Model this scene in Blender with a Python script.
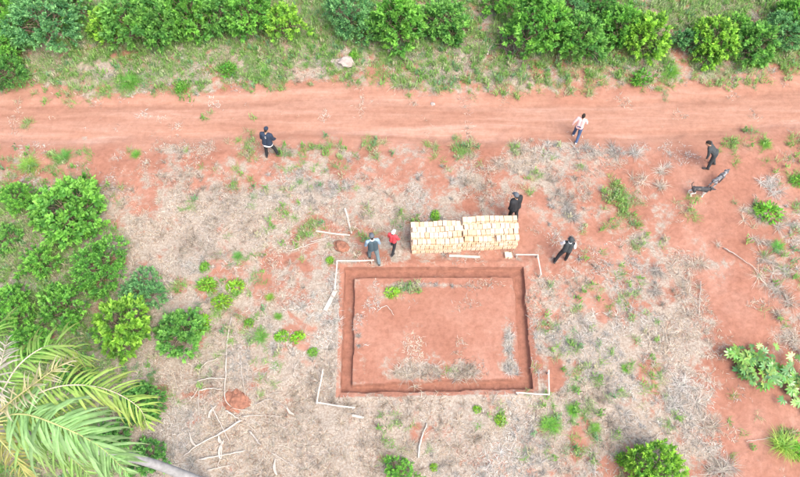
import bpy, bmesh, math, random
import numpy as np
from mathutils import Vector, Matrix, Euler, Quaternion

for o in list(bpy.data.objects):
    bpy.data.objects.remove(o)
SC = bpy.context.scene
COL = SC.collection
random.seed(7)
RNG = np.random.default_rng(11)
R = math.radians

# ------------------------------------------------------------------ camera
CAM_H = 21.0                 # height of the drone above the ground
PITCH = 63.5                 # degrees below the horizon
FPX = 700.0                  # focal length in pixels of an 800 px wide picture
cd = bpy.data.cameras.new('camera')
cam = bpy.data.objects.new('camera', cd)
COL.objects.link(cam)
cam.location = (0, 0, CAM_H)
cam.rotation_euler = (R(90 - PITCH), 0, 0)
cd.sensor_width = 36.0
cd.lens = 36.0 * FPX / 800.0
cd.clip_start = 0.1
cd.clip_end = 1500
SC.camera = cam

# ------------------------------------------------------------------ sky, sun, exposure
SUN_EL, SUN_AZ = 58.0, 140.0
w = bpy.data.worlds.new('World')
SC.world = w
w.use_nodes = True
nt = w.node_tree
bg = nt.nodes['Background']
sky = nt.nodes.new('ShaderNodeTexSky')
sky.sky_type = 'NISHITA'
sky.sun_disc = False
sky.sun_elevation = R(SUN_EL)
sky.sun_rotation = R(SUN_AZ)
sky.air_density = 1.0
sky.dust_density = 6.0
sky.ozone_density = 1.0
nt.links.new(sky.outputs[0], bg.inputs[0])
bg.inputs[1].default_value = 0.15
sd = bpy.data.lights.new('sun', 'SUN')
sd.energy = 1.1
sd.angle = R(45)
sd.color = (1.0, 0.95, 0.87)
sun = bpy.data.objects.new('sun', sd)
COL.objects.link(sun)
az, el = R(SUN_AZ), R(SUN_EL)
sdir = Vector((math.sin(az) * math.cos(el), math.cos(az) * math.cos(el), math.sin(el)))
sun.rotation_euler = sdir.to_track_quat('Z', 'Y').to_euler()
sun.location = sdir * 60
SC.view_settings.view_transform = 'Standard'
SC.view_settings.look = 'None'
SC.view_settings.exposure = 1.42
SC.view_settings.gamma = 1.0
SC.view_settings.use_curve_mapping = False

# ------------------------------------------------------------------ survey: picture point -> place on the ground
_s, _c = math.sin(R(PITCH)), math.cos(R(PITCH))
def G(px, py, z=0.0):
    u, v = px - 400.0, py - 238.5
    down = FPX * _s + v * _c
    t = (CAM_H - z) / down
    return Vector((u * t, (FPX * _c - v * _s) * t, z))
def PX(x, y):                # ground place -> survey coordinates (arrays), for reading the land-cover map
    f = y * _c + CAM_H * _s
    v = (CAM_H * _c - y * _s) * FPX / f
    return 400 + x * FPX / f, 238.5 + v

# ------------------------------------------------------------------ helpers
def tag(o, label=None, cat=None, group=None, kind=None):
    if label: o['label'] = label
    if cat: o['category'] = cat
    if group: o['group'] = group
    if kind: o['kind'] = kind
    return o
def link(name, me, mat=None, parent=None, loc=None):
    o = bpy.data.objects.new(name, me)
    COL.objects.link(o)
    if me is not None and mat is not None and len(me.materials) == 0:
        me.materials.append(mat)
    if parent is not None: o.parent = parent
    if loc is not None: o.location = loc
    return o
def empty(name, loc, rz=0.0, sc=(1, 1, 1)):
    o = bpy.data.objects.new(name, None)
    COL.objects.link(o)
    o.empty_display_size = 0.1
    o.location = loc
    o.rotation_euler = (0, 0, rz)
    o.scale = sc
    return o
def mesh_np(name, V, quads=None, tris=None, col=None, smooth=False, attrs=None):
    V = np.asarray(V, dtype=np.float32)
    loops, starts, n = [], [], 0
    if quads is not None and len(quads):
        q = np.asarray(quads, dtype=np.int32)
        loops.append(q.ravel()); starts.append(np.arange(len(q)) * 4); n = len(q) * 4
    if tris is not None and len(tris):
        t = np.asarray(tris, dtype=np.int32)
        loops.append(t.ravel()); starts.append(n + np.arange(len(t)) * 3)
    loops = np.concatenate(loops); starts = np.concatenate(starts).astype(np.int32)
    me = bpy.data.meshes.new(name)
    me.vertices.add(len(V)); me.vertices.foreach_set('co', V.ravel())
    me.loops.add(len(loops)); me.loops.foreach_set('vertex_index', loops)
    me.polygons.add(len(starts)); me.polygons.foreach_set('loop_start', starts)
    if col is not None:
        a = me.color_attributes.new('Col', 'FLOAT_COLOR', 'POINT')
        c = np.ones((len(V), 4), dtype=np.float32); c[:, :3] = col
        a.data.foreach_set('color', c.ravel())
    for k, arr in (attrs or {}).items():
        a = me.attributes.new(k, 'FLOAT', 'POINT')
        a.data.foreach_set('value', np.asarray(arr, dtype=np.float32))
    me.update(calc_edges=True)
    me.validate()
    if smooth:
        me.polygons.foreach_set('use_smooth', np.ones(len(starts), dtype=bool))
    return me
_lat = {}
def vnoise(x, y, scale, seed=0):
    if seed not in _lat: _lat[seed] = np.random.default_rng(1000 + seed).random((256, 256))
    L = _lat[seed]
    X, Y = np.asarray(x) * scale + 1000.3, np.asarray(y) * scale + 1000.7
    i, j = np.floor(X).astype(int), np.floor(Y).astype(int)
    fx, fy = X - i, Y - j
    fx = fx * fx * (3 - 2 * fx); fy = fy * fy * (3 - 2 * fy)
    i0, i1, j0, j1 = i % 256, (i + 1) % 256, j % 256, (j + 1) % 256
    return (L[i0, j0] * (1 - fx) + L[i1, j0] * fx) * (1 - fy) + (L[i0, j1] * (1 - fx) + L[i1, j1] * fx) * fy
def fbm(x, y, scale, seed=0, octs=4):
    t, a, s = 0, 0.5, 0
    for k in range(octs):
        t = t + a * vnoise(x, y, scale * 2 ** k, seed + k); s += a; a *= 0.5
    return t / s
def sstep(a, b, x):
    t = np.clip((x - a) / (b - a), 0, 1)
    return t * t * (3 - 2 * t)

# ------------------------------------------------------------------ materials
MATS = {}
def newmat(name):
    m = bpy.data.materials.new(name); m.use_nodes = True
    MATS[name] = m
    return m, m.node_tree, m.node_tree.nodes['Principled BSDF']
def N(nt, t, **kw):
    n = nt.nodes.new(t)
    for k, v in kw.items(): setattr(n, k, v)
    return n
def ramp(nt, src, stops):
    r = N(nt, 'ShaderNodeValToRGB')
    while len(r.color_ramp.elements) < len(stops): r.color_ramp.elements.new(0.5)
    for e, (p, c) in zip(r.color_ramp.elements, stops):
        e.position = p; e.color = (c[0], c[1], c[2], 1) if not isinstance(c, (int, float)) else (c, c, c, 1)
    nt.links.new(src, r.inputs[0])
    return r.outputs[0]
def noise(nt, scale, detail=4, rough=0.6, vec=None, dist=0.0):
    n = N(nt, 'ShaderNodeTexNoise')
    n.inputs['Scale'].default_value = scale; n.inputs['Detail'].default_value = detail
    n.inputs['Roughness'].default_value = rough; n.inputs['Distortion'].default_value = dist
    if vec is not None: nt.links.new(vec, n.inputs['Vector'])
    return n.outputs[0]
def mixc(nt, fac, a, b, mode='MIX'):
    m = N(nt, 'ShaderNodeMix', data_type='RGBA', blend_type=mode)
    for i, v in ((0, fac), (6, a), (7, b)):
        if hasattr(v, 'is_linked') or isinstance(v, bpy.types.NodeSocket): nt.links.new(v, m.inputs[i])
        elif isinstance(v, (int, float)): m.inputs[i].default_value = v
        else: m.inputs[i].default_value = (v[0], v[1], v[2], 1)
    return m.outputs[2]
def math_(nt, op, a, b=0.0, clamp=False):
    m = N(nt, 'ShaderNodeMath', operation=op, use_clamp=clamp)
    for i, v in enumerate((a, b)):
        if isinstance(v, bpy.types.NodeSocket): nt.links.new(v, m.inputs[i])
        else: m.inputs[i].default_value = v
    return m.outputs[0]
def bump(nt, bs, h, strength=0.4, dist=0.02):
    b = N(nt, 'ShaderNodeBump')
    b.inputs['Strength'].default_value = strength; b.inputs['Distance'].default_value = dist
    nt.links.new(h, b.inputs['Height']); nt.links.new(b.outputs[0], bs.inputs['Normal'])
def simple(name, col, rough=0.8, var=0.25, scale=12, bmp=0.2, spec=0.3):
    m, t, b = newmat(name)
    tc = N(t, 'ShaderNodeTexCoord').outputs['Object']
    n = noise(t, scale, 5, 0.65, tc)
    dark = [c * (1 - var) for c in col]; lite = [min(1, c * (1 + var)) for c in col]
    t.links.new(ramp(t, n, [(0.3, dark), (0.7, lite)]), b.inputs['Base Color'])
    b.inputs['Roughness'].default_value = rough
    b.inputs['Specular IOR Level'].default_value = spec
    if bmp: bump(t, b, noise(t, scale * 4, 4, 0.6, tc), bmp, 0.01)
    return m
def leafmat(name, transl=0.48, rough=0.5, spec=0.35):
    m, t, b = newmat(name)
    at = N(t, 'ShaderNodeVertexColor', layer_name='Col').outputs[0]
    oi = N(t, 'ShaderNodeObjectInfo').outputs['Color']
    c = mixc(t, 1.0, at, oi, 'MULTIPLY')
    tc = N(t, 'ShaderNodeTexCoord').outputs['Object']
    n = ramp(t, noise(t, 9, 3, 0.6, tc), [(0.3, (0.78, 0.82, 0.75)), (0.7, (1.15, 1.1, 1.1))])
    c = mixc(t, 1.0, c, n, 'MULTIPLY')
    t.links.new(c, b.inputs['Base Color'])
    b.inputs['Roughness'].default_value = rough
    b.inputs['Specular IOR Level'].default_value = spec
    tr = N(t, 'ShaderNodeBsdfTranslucent'); t.links.new(c, tr.inputs[0])
    mx = N(t, 'ShaderNodeMixShader'); mx.inputs[0].default_value = transl
    out = t.nodes['Material Output']
    t.links.new(b.outputs[0], mx.inputs[1]); t.links.new(tr.outputs[0], mx.inputs[2])
    t.links.new(mx.outputs[0], out.inputs[0])
    return m
leafmat('leaf'); leafmat('glossy_leaf', 0.2, 0.28, 0.7); leafmat('straw', 0.15, 0.9, 0.1)
simple('bark', (0.20, 0.15, 0.11), 0.9, 0.35, 14)
simple('palm_bark', (0.23, 0.235, 0.24), 0.85, 0.22, 6, 0.4)
simple('bleached_wood', (0.40, 0.36, 0.32), 0.85, 0.25, 9)
simple('grey_wood', (0.30, 0.27, 0.24), 0.9, 0.3, 9)
simple('dark_twig', (0.12, 0.09, 0.085), 0.9, 0.35, 9)
simple('white_board', (0.40, 0.365, 0.325), 0.8, 0.3, 5)
simple('pale_stone', (0.33, 0.28, 0.26), 0.9, 0.2, 5, 0.6)
simple('red_clod', (0.225, 0.105, 0.07), 0.95, 0.45, 10, 0.9)
simple('rachis', (0.32, 0.34, 0.14), 0.6, 0.2, 6)
simple('rachis_pale', (0.40, 0.36, 0.27), 0.6, 0.2, 6)
simple('stem_green', (0.28, 0.26, 0.12), 0.7, 0.2, 10)
for nm, c in {'skin': (0.36, 0.21, 0.14), 'hair': (0.018, 0.014, 0.012), 'black_cloth': (0.020, 0.022, 0.026),
              'navy_cloth': (0.022, 0.034, 0.060), 'charcoal_cloth': (0.042, 0.050, 0.055), 'white_cloth': (0.75, 0.74, 0.74),
              'denim': (0.050, 0.085, 0.17), 'blue_cloth': (0.20, 0.29, 0.38), 'slate_cloth': (0.12, 0.17, 0.19),
              'red_cloth': (0.58, 0.06, 0.075), 'pink_cloth': (0.72, 0.45, 0.44), 'shoe': (0.05, 0.045, 0.045),
              'pale_shoe': (0.5, 0.48, 0.46), 'grey_cloth': (0.09, 0.105, 0.125), 'eye': (0.01, 0.01, 0.01),
              'slate_vest': (0.045, 0.075, 0.095)}.items():
    simple(nm, c, 0.85, 0.2, 25, 0.25)
m, t, b = newmat('fur')
t.links.new(N(t, 'ShaderNodeVertexColor', layer_name='Col').outputs[0], b.inputs['Base Color'])
b.inputs['Roughness'].default_value = 0.75
bump(t, b, noise(t, 90, 3, 0.6, N(t, 'ShaderNodeTexCoord').outputs['Object']), 0.4, 0.01)
# fired clay
m, t, b = newmat('clay')
tc = N(t, 'ShaderNodeTexCoord').outputs['Object']
rnd = N(t, 'ShaderNodeObjectInfo').outputs['Random']
c = ramp(t, rnd, [(0.0, (0.55, 0.37, 0.23)), (0.4, (0.60, 0.46, 0.34)), (0.8, (0.63, 0.52, 0.42)), (1.0, (0.57, 0.42, 0.29))])
c = mixc(t, 1.0, c, ramp(t, noise(t, 22, 5, 0.65, tc), [(0.3, (0.82, 0.78, 0.74)), (0.7, (1.05, 1.05, 1.05))]), 'MULTIPLY')
t.links.new(c, b.inputs['Base Color']); b.inputs['Roughness'].default_value = 0.9
bump(t, b, noise(t, 60, 4, 0.6, tc), 0.3, 0.005)
# ground: red earth, dry litter, packed track (the amounts come from the land-cover attributes on the mesh)
m, t, b = newmat('earth')
tc = N(t, 'ShaderNodeTexCoord').outputs['Object']
cov = N(t, 'ShaderNodeAttribute', attribute_name='cover').outputs['Fac']
trk = N(t, 'ShaderNodeAttribute', attribute_name='track').outputs['Fac']
dug = N(t, 'ShaderNodeAttribute', attribute_name='dug').outputs['Fac']
soil = ramp(t, noise(t, 0.55, 6, 0.6, tc), [(0.28, (0.23, 0.103, 0.07)), (0.5, (0.275, 0.134, 0.095)), (0.72, (0.33, 0.185, 0.14))])
soil = mixc(t, 1.0, soil, ramp(t, noise(t, 7, 7, 0.7, tc), [(0.28, (0.78, 0.76, 0.74)), (0.5, (1, 1, 1)), (0.75, (1.2, 1.25, 1.3))]), 'MULTIPLY')
mp = N(t, 'ShaderNodeMapping'); mp.inputs['Scale'].default_value = (0.10, 1.0, 1.0); t.links.new(tc, mp.inputs[0])
strk = noise(t, 2.6, 6, 0.62, mp.outputs[0], 0.3)
road = ramp(t, strk, [(0.25, (0.235, 0.112, 0.077)), (0.45, (0.29, 0.155, 0.110)), (0.6, (0.33, 0.19, 0.142)), (0.78, (0.40, 0.265, 0.21))])
road = mixc(t, 1.0, road, ramp(t, noise(t, 6, 6, 0.7, tc), [(0.3, (0.86, 0.85, 0.84)), (0.7, (1.1, 1.12, 1.15))]), 'MULTIPLY')
soil = mixc(t, trk, soil, road)
soil = mixc(t, dug, soil, mixc(t, 1.0, (0.235, 0.11, 0.077), ramp(t, noise(t, 6, 7, 0.75, tc), [(0.3, (0.7, 0.68, 0.66)), (0.7, (1.25, 1.27, 1.3))]), 'MULTIPLY'))
lit = ramp(t, noise(t, 16, 7, 0.75, tc, 0.6), [(0.27, (0.17, 0.115, 0.085)), (0.42, (0.27, 0.21, 0.165)), (0.56, (0.37, 0.315, 0.27)), (0.72, (0.48, 0.44, 0.395))])
lit = mixc(t, ramp(t, noise(t, 0.7, 5, 0.6, tc), [(0.42, 0.0), (0.62, 0.6)]), lit, mixc(t, 1.0, lit, (0.84, 0.90, 0.94), 'MULTIPLY'))
lit = mixc(t, 1.0, lit, (0.87, 0.91, 0.90), 'MULTIPLY')
f1 = math_(t, 'ADD', cov, math_(t, 'MULTIPLY', math_(t, 'SUBTRACT', noise(t, 3.2, 8, 0.72, tc, 0.4), 0.5), 1.5))
f1 = math_(t, 'ADD', f1, math_(t, 'MULTIPLY', math_(t, 'SUBTRACT', noise(t, 1.1, 6, 0.65, tc, 0.5), 0.5), 1.3))
fac = ramp(t, f1, [(0.40, 0.0), (0.66, 0.93)])
t.links.new(mixc(t, fac, soil, lit), b.inputs['Base Color'])
b.inputs['Roughness'].default_value = 0.95
b.inputs['Specular IOR Level'].default_value = 0.15
bump(t, b, noise(t, 14, 9, 0.75, tc), 0.55, 0.05)

# ------------------------------------------------------------------ land cover (25 x 15 cells over the surveyed plot)
COVER = """
5555555555555555555555555
6666666666655665446655555
6667766666535778754445432
1121111111211111112111111
4223356444544323566432111
4322356666644366654322112
6665788877666663353343033
7775788877766552243452125
7776677776554444344556314
7777777777777777765556204
7777777777777777768887415
7777777777777777768876302
8888888888887776778877311
8888888888888887667776413
8888888888888886666266511"""
GREEN = """
9999999999999999999999999
9999999999999889999999999
6777765664335655443454445
0000000000000000000000000
1210001002220230010000121
3310000001100000000000001
7741000010010000000101010
8852000111010000001000011
8863001100000000000100001
9985201100001000001100001
9996311210000000022110000
9996201110000000012110000
8886310000000001012110100
8884100000001001112111011
8884100000001100011120001"""
def grid_of(s):
    return np.array([[int(ch) for ch in r] for r in s.split()], dtype=float) / 9.0
COVER, GREEN = grid_of(COVER), grid_of(GREEN)
def sample(g, px, py):
    cx = np.clip((px - 16) / 32, 0, g.shape[1] - 1.001); cy = np.clip((py - 16) / 32, 0, g.shape[0] - 1.001)
    i, j = np.floor(cy).astype(int), np.floor(cx).astype(int)
    fy, fx = cy - i, cx - j
    return (g[i, j] * (1 - fx) + g[i, j + 1] * fx) * (1 - fy) + (g[i + 1, j] * (1 - fx) + g[i + 1, j + 1] * fx) * fy
def quad_sd(x, y, pts):      # distance inside a convex quad given clockwise as seen from above (positive inside)
    d = np.full(np.shape(x), 1e9)
    for k in range(4):
        a, c = pts[k], pts[(k + 1) % 4]
        ex, ey = c[0] - a[0], c[1] - a[1]
        L = math.hypot(ex, ey)
        d = np.minimum(d, ((x - a[0]) * ey - (y - a[1]) * ex) / L)
    return d
Q_OUT = [G(*p) for p in ((344.5, 267.5), (523, 267), (533.5, 389.5), (340.5, 393))]
Q_IN = [G(*p) for p in ((354.5, 278.5), (513.5, 276.5), (519, 378.5), (353, 384))]
PADC = sum((v for v in Q_OUT), Vector()) / 4
# track edges, as survey polylines
TOP_EDGE = np.array([(-900, 97), (0, 94), (60, 96), (140, 95), (200, 93), (260, 90), (320, 82), (380, 86), (420, 94), (480, 98), (560, 98), (620, 97), (680, 90), (740, 84), (800, 76), (1700, 40)], float)
BOT_EDGE = np.array([(-900, 150), (0, 146), (100, 146), (180, 144), (250, 140), (340, 141), (420, 143), (500, 143), (560, 142), (640, 143), (700, 141), (760, 136), (800, 132), (1700, 100)], float)
def edge_y(e, x):            # world y of a track edge at world x
    P = [G(px, py) for px, py in e]
    return np.interp(x, [p.x for p in P], [p.y for p in P])
def track_mask(x, y, soft=0.5):
    wob = (fbm(x, y, 0.9, 31) - 0.5) * 1.3
    a = edge_y(TOP_EDGE, x) - y + wob; c = y - edge_y(BOT_EDGE, x) + wob
    return sstep(-soft, soft, np.minimum(a, c))
def trench_sd(x, y):
    wob = (fbm(x, y, 2.2, 41) - 0.5) * 0.12
    return np.minimum(quad_sd(x, y, Q_OUT), -quad_sd(x, y, Q_IN)) + wob
def hgt(x, y):
    x = np.asarray(x, float); y = np.asarray(y, float)
    h = (fbm(x, y, 0.35, 3, 3) - 0.5) * 0.16 + (fbm(x, y, 2.5, 8, 5) - 0.5) * 0.07
    tm = track_mask(x, y, 0.7)
    mid = (edge_y(TOP_EDGE, x) + edge_y(BOT_EDGE, x)) / 2
    d = y - mid
    rut = np.exp(-((d - 0.75) / 0.22) ** 2) + np.exp(-((d + 0.75) / 0.22) ** 2)
    h = h * (1 - 0.5 * tm) - 0.10 * tm - 0.05 * rut * tm
    h = h + 0.18 * sstep(0.2, 2.5, y - edge_y(TOP_EDGE, x))
    din, dout = quad_sd(x, y, Q_IN), quad_sd(x, y, Q_OUT)
    pad = sstep(-0.4, 0.3, dout)
    h = h * (1 - 0.75 * pad)
    lip = np.exp(-((dout + 0.16) / 0.13) ** 2) * 0.05 * (0.3 + fbm(x, y, 1.6, 51))
    s = trench_sd(x, y)
    return h + lip - (0.20 + 0.06 * (fbm(x, y, 1.5, 61) - 0.5)) * sstep(0.005, 0.045, s)
def hz(x, y): return float(hgt(np.array([x]), np.array([y]))[0])
def P(px, py, dz=0.0):       # surveyed point on the real ground surface
    g = G(px, py)
    for _ in range(3):
        z = hz(g.x, g.y); g = G(px, py, z)
    g.z += dz
    return g
def cover_at(x, y):
    px, py = PX(x, y)
    c = sample(COVER, px + (fbm(x, y, 0.8, 71) - 0.5) * 34, py + (fbm(x, y, 0.8, 75) - 0.5) * 34)
    c = c - 0.34 * sstep(0.52, 0.74, fbm(x, y, 1.05, 113, 5)) * sstep(0.4, 0.7, c)
    dout, din = quad_sd(x, y, Q_OUT), quad_sd(x, y, Q_IN)
    pin = np.zeros(np.shape(x)) + 0.10
    for (qx, qy, rx, ry, a) in ((412, 372, 34, 12, .62), (462, 371, 22, 10, .62), (508, 368, 12, 10, .62), (360, 355, 10, 30, .35), (430, 345, 40, 22, .22),
                                (508, 335, 7, 22, .62), (440, 285, 60, 4, .45), (375, 300, 22, 14, .25), (398, 290, 20, 10, .3)):
        pin = pin + a * np.exp(-((px - qx) / rx) ** 2 - ((py - qy) / ry) ** 2)
    c = np.where(dout > 0, pin, c)
    c = np.where((dout > -0.14) & (dout <= 0), np.minimum(c, 0.40), c)
    c = c * (1 - track_mask(x, y, 0.35)) + 0.10 * track_mask(x, y, 0.35)
    return c

# ------------------------------------------------------------------ ground sheet (fine where seen, coarse to the horizon)
def axis(lo, hi, flo, fhi, fine, mid, far):
    a = np.arange(flo, fhi, fine)
    l = np.arange(flo - mid, lo, -mid)[::-1]; r = np.arange(a[-1] + mid, hi, mid)
    def grow(start, sgn):
        out, s, x = [], mid, start
        while abs(x) < far:
            s *= 1.35; x += sgn * s; out.append(x)
        return out
    L = grow(l[0], -1)[::-1]; Rr = grow(r[-1], 1)
    return np.array(L + list(l) + list(a) + list(r) + Rr)
ox = [v.x for v in Q_OUT]; oy = [v.y for v in Q_OUT]
XS = axis(-17.5, 17.5, min(ox) - 0.3, max(ox) + 0.3, 0.028, 0.065, 420)
YS = axis(1.5, 22.5, min(oy) - 0.3, max(oy) + 0.3, 0.028, 0.065, 420)
gx, gy = np.meshgrid(XS, YS)
gx, gy = gx.ravel(), gy.ravel()
gz = hgt(gx, gy)
cov = cover_at(gx, gy); trk = track_mask(gx, gy, 0.45)
dugm = sstep(-0.05, 0.05, trench_sd(gx, gy))
nX, nY = len(XS), len(YS)
ii = (np.arange(nY - 1)[:, None] * nX + np.arange(nX - 1)[None, :]).ravel()
quads = np.stack([ii, ii + 1, ii + nX + 1, ii + nX], 1)
fc_t = trk[quads].mean(1); fc_d = dugm[quads].mean(1)
V = np.stack([gx, gy, gz], 1)
def region(name, sel):
    q = quads[sel]; idx, inv = np.unique(q, return_inverse=True)
    me = mesh_np(name, V[idx], quads=inv.reshape(-1, 4), smooth=True,
                 attrs={'cover': cov[idx], 'track': trk[idx], 'dug': dugm[idx]})
    return tag(link(name, me, MATS['earth']), kind='structure')
sel_t = fc_d > 0.5; sel_r = (fc_t > 0.5) & ~sel_t
region('ground', ~(sel_t | sel_r))
region('dirt_track', sel_r)
region('foundation_trench', sel_t)

# ------------------------------------------------------------------ blades (dry and green grass)
def blades(base, dirn, length, width, up, curl, col, name, col2=None):
    """thin pointed blades: base (n,3), horizontal direction (n,2), rise at the middle and tip"""
    n = len(base)
    d = np.concatenate([dirn, np.zeros((n, 1))], 1)
    s = np.stack([-dirn[:, 1], dirn[:, 0], np.zeros(n)], 1)
    Lh = length[:, None]; wv = width[:, None] * 0.5
    mid = base + d * Lh * 0.5; mid[:, 2] += up
    side = s * (curl * length)[:, None]
    tip = base + d * Lh + side; tip[:, 2] += up * (1.0 + 0.8 * (RNG.random(n) - 0.6))
    tip[:, 2] = np.maximum(tip[:, 2], base[:, 2] + 0.004)
    mid = mid + side * 0.3
    Vv = np.stack([base - s * wv, base + s * wv, mid + s * wv * 0.9, mid - s * wv * 0.9, tip], 1).reshape(-1, 3)
    k = np.arange(n)[:, None] * 5
    q = k + np.array([[0, 1, 2, 3]]); tr = k + np.array([[3, 2, 4]])
    c = np.repeat(col, 5, 0)
    return mesh_np(name, Vv, quads=q, tris=tr, col=c)
def straw_colours(n, warm):
    pal = np.array([(0.46, 0.39, 0.31), (0.55, 0.495, 0.43), (0.32, 0.25, 0.195), (0.34, 0.32, 0.305), (0.46, 0.43, 0.40), (0.17, 0.13, 0.11), (0.31, 0.19, 0.14)])
    p = np.array([.24, .2, .16, .13, .14, .07, .06])
    c = pal[RNG.choice(len(pal), n, p=p)]
    return c * (0.85 + 0.3 * RNG.random((n, 1)))
def scatter(n, x0=-17, x1=17, y0=2.2, y1=21.8):
    return RNG.uniform(x0, x1, n), RNG.uniform(y0, y1, n)
# loose litter blades
X, Y = scatter(470000)
c = cover_at(X, Y) + (fbm(X, Y, 1.5, 81, 5) - 0.5) * 2.1
keep = (RNG.random(len(X)) < sstep(0.42, 0.95, c) * 0.72) & (trench_sd(X, Y) < -0.02)
X, Y = X[keep], Y[keep]
# tussocks: blades thrown out from a centre
TX, TY = scatter(9000)
c = cover_at(TX, TY) + (fbm(TX, TY, 1.3, 85) - 0.5) * 0.9
keep = (RNG.random(len(TX)) < sstep(0.3, 0.9, c) * 0.55) & (trench_sd(TX, TY) < -0.12)
TX, TY = list(TX[keep]), list(TY[keep])
TR = list(RNG.uniform(0.10, 0.26, len(TX)))
for (px, py, r) in ((696, 266, .5), (690, 290, .42), (655, 290, .36), (658, 268, .36), (663, 337, .45), (680, 330, .4), (766, 263, .55), (783, 270, .5), (775, 292, .5), (787, 296, .45), (779, 316, .4),
                    (790, 345, .45), (766, 183, .5), (772, 190, .4), (757, 212, .5), (745, 212, .4), (782, 220, .45), (720, 463, .6), (712, 470, .5), (705, 425, .5), (690, 400, .5), (684, 385, .5), (672, 396, .4), (760, 240, .3),
                    (676, 455, .4), (331, 190, .3), (347, 188, .32), (363, 214, .3), (221, 256, .3), (578, 150, .4), (520, 150, .5), (545, 152, .5), (495, 160, .45), (560, 196, .5), (570, 212, .4), (575, 220, .4), (612, 150, .4), (632, 152, .4), (640, 178, .4), (662, 170, .35), (660, 185, .35),
                    (415, 60, .5), (425, 72, .5), (405, 85, .5), (440, 80, .4), (415, 376, .42), (400, 374, .4), (430, 372, .36), (462, 371, .4), (470, 374, .34), (507, 368, .3), (510, 350, .22), (508, 338, .22)):
    g = G(px, py); k = 4
    for _ in range(k):
        TX.append(g.x + random.gauss(0, r * .35)); TY.append(g.y + random.gauss(0, r * .35)); TR.append(r * random.uniform(.6, 1.1))
TX, TY, TR = np.array(TX), np.array(TY), np.array(TR)
nb = 34
bx = np.repeat(TX, nb) + RNG.normal(0, 0.02, len(TX) * nb); by = np.repeat(TY, nb) + RNG.normal(0, 0.02, len(TX) * nb)
tl = np.repeat(TR, nb) * RNG.uniform(0.5, 1.25, len(TX) * nb)
tshade = np.repeat(RNG.uniform(0.75, 1.15, len(TX)), nb)
nS = 190
sx = RNG.uniform(170, 300, nS); sy = RNG.uniform(335, 477, nS)
SP_ = [G(a_, b_) for a_, b_ in zip(sx, sy)]
X = np.concatenate([X, [p.x for p in SP_]]); Y = np.concatenate([Y, [p.y for p in SP_]])
n1 = len(X)
ax = np.concatenate([X, bx]); ay = np.concatenate([Y, by])
n = len(ax)
L = np.concatenate([RNG.uniform(0.04, 0.17, n1), tl])
L[n1 - nS:n1] = RNG.uniform(.3, .9, nS)
ang = RNG.uniform(0, 2 * np.pi, n)
up = np.concatenate([RNG.uniform(0.005, 0.035, n1), RNG.uniform(0.02, 0.10, n - n1)])
colr = straw_colours(n, 1)
colr[n1:] *= tshade[:, None]
ptc = fbm(ax, ay, 0.9, 95, 4)[:, None]
grey = sstep(0.45, 0.65, fbm(ax, ay, 0.5, 99, 4))[:, None]
colr = colr * (0.55 + 0.66 * ptc)
colr = colr * (1 - grey) + (colr.mean(1)[:, None] * np.array([[1.12, 1.08, 1.03]])) * grey
colr[n1 - nS:n1] = np.array((.40, .37, .33)) * RNG.uniform(.8, 1.2, (nS, 1))
up[n1 - nS:n1] = RNG.uniform(.03, .08, nS)
base = np.stack([ax, ay, hgt(ax, ay) + 0.003], 1)
me = blades(base, np.stack([np.cos(ang), np.sin(ang)], 1), L, np.concatenate([RNG.uniform(0.006, 0.018, n1), RNG.uniform(0.005, 0.013, n - n1)]), up, RNG.normal(0, 0.22, n), colr, 'dry_grass')
o = link('dry_grass', me, MATS['straw']); tag(o, 'pale dry grass and straw litter lying over the red soil', 'dry grass', kind='stuff')

# green weeds: patches placed where the plot is green, plus a sprinkle
GPATCH = [(618, 197, 14, 1.0), (628, 207, 13, 1.0), (612, 190, 10, .8), (607, 194, 10, .9), (634, 222, 10, .8), (625, 215, 10, .9), (610, 228, 9, .6), (638, 244, 10, .7), (665, 246, 8, .5), (460, 150, 13, .9), (468, 146, 10, .8), (455, 156, 8, .8), (434, 148, 8, .6),
          (317, 148, 9, .9), (340, 146, 7, .8), (372, 145, 11, .8), (245, 147, 16, .5), (285, 150, 10, .5), (311, 226, 13, .8), (305, 232, 9, .9), (320, 218, 9, .5), (405, 289, 8, .7), (412, 287, 7, .7), (416, 292, 6, .6), (405, 218, 12, .5), (407, 225, 8, .5),
          (30, 165, 14, .6), (60, 160, 10, .8), (55, 168, 10, .6), (135, 155, 5, .7), (28, 122, 6, .4), (255, 117, 8, .3), (205, 113, 6, .25), (733, 144, 10, .7), (765, 145, 8, .8), (795, 142, 10, .8), (735, 158, 7, .6), (750, 135, 8, .5), (700, 143, 6, .4), (795, 178, 9, .9), (798, 205, 7, .8),
          (568, 425, 7, .5), (550, 425, 13, .9), (573, 410, 8, .9), (590, 428, 8, .6), (598, 375, 12, .5), (575, 385, 9, .5), (602, 346, 10, .5), (560, 350, 10, .5), (655, 375, 8, .5), (626, 368, 6, .8), (640, 245, 7, .4), (550, 286, 6, .5), (477, 412, 6, .5), (500, 420, 6, .6), (590, 460, 6, .5),
          (523, 192, 6, .6), (535, 175, 6, .5), (515, 148, 5, .7), (516, 158, 4, .5), (180, 290, 12, .5), (255, 278, 8, .4), (262, 285, 8, .4), (190, 205, 8, .3), (240, 180, 14, .35), (285, 192, 10, .4), (790, 438, 9, .8), (780, 435, 10, .7), (450, 370, 6, .1), (548, 330, 10, .4), (570, 345, 14, .4), (545, 400, 12, .3)]
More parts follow.
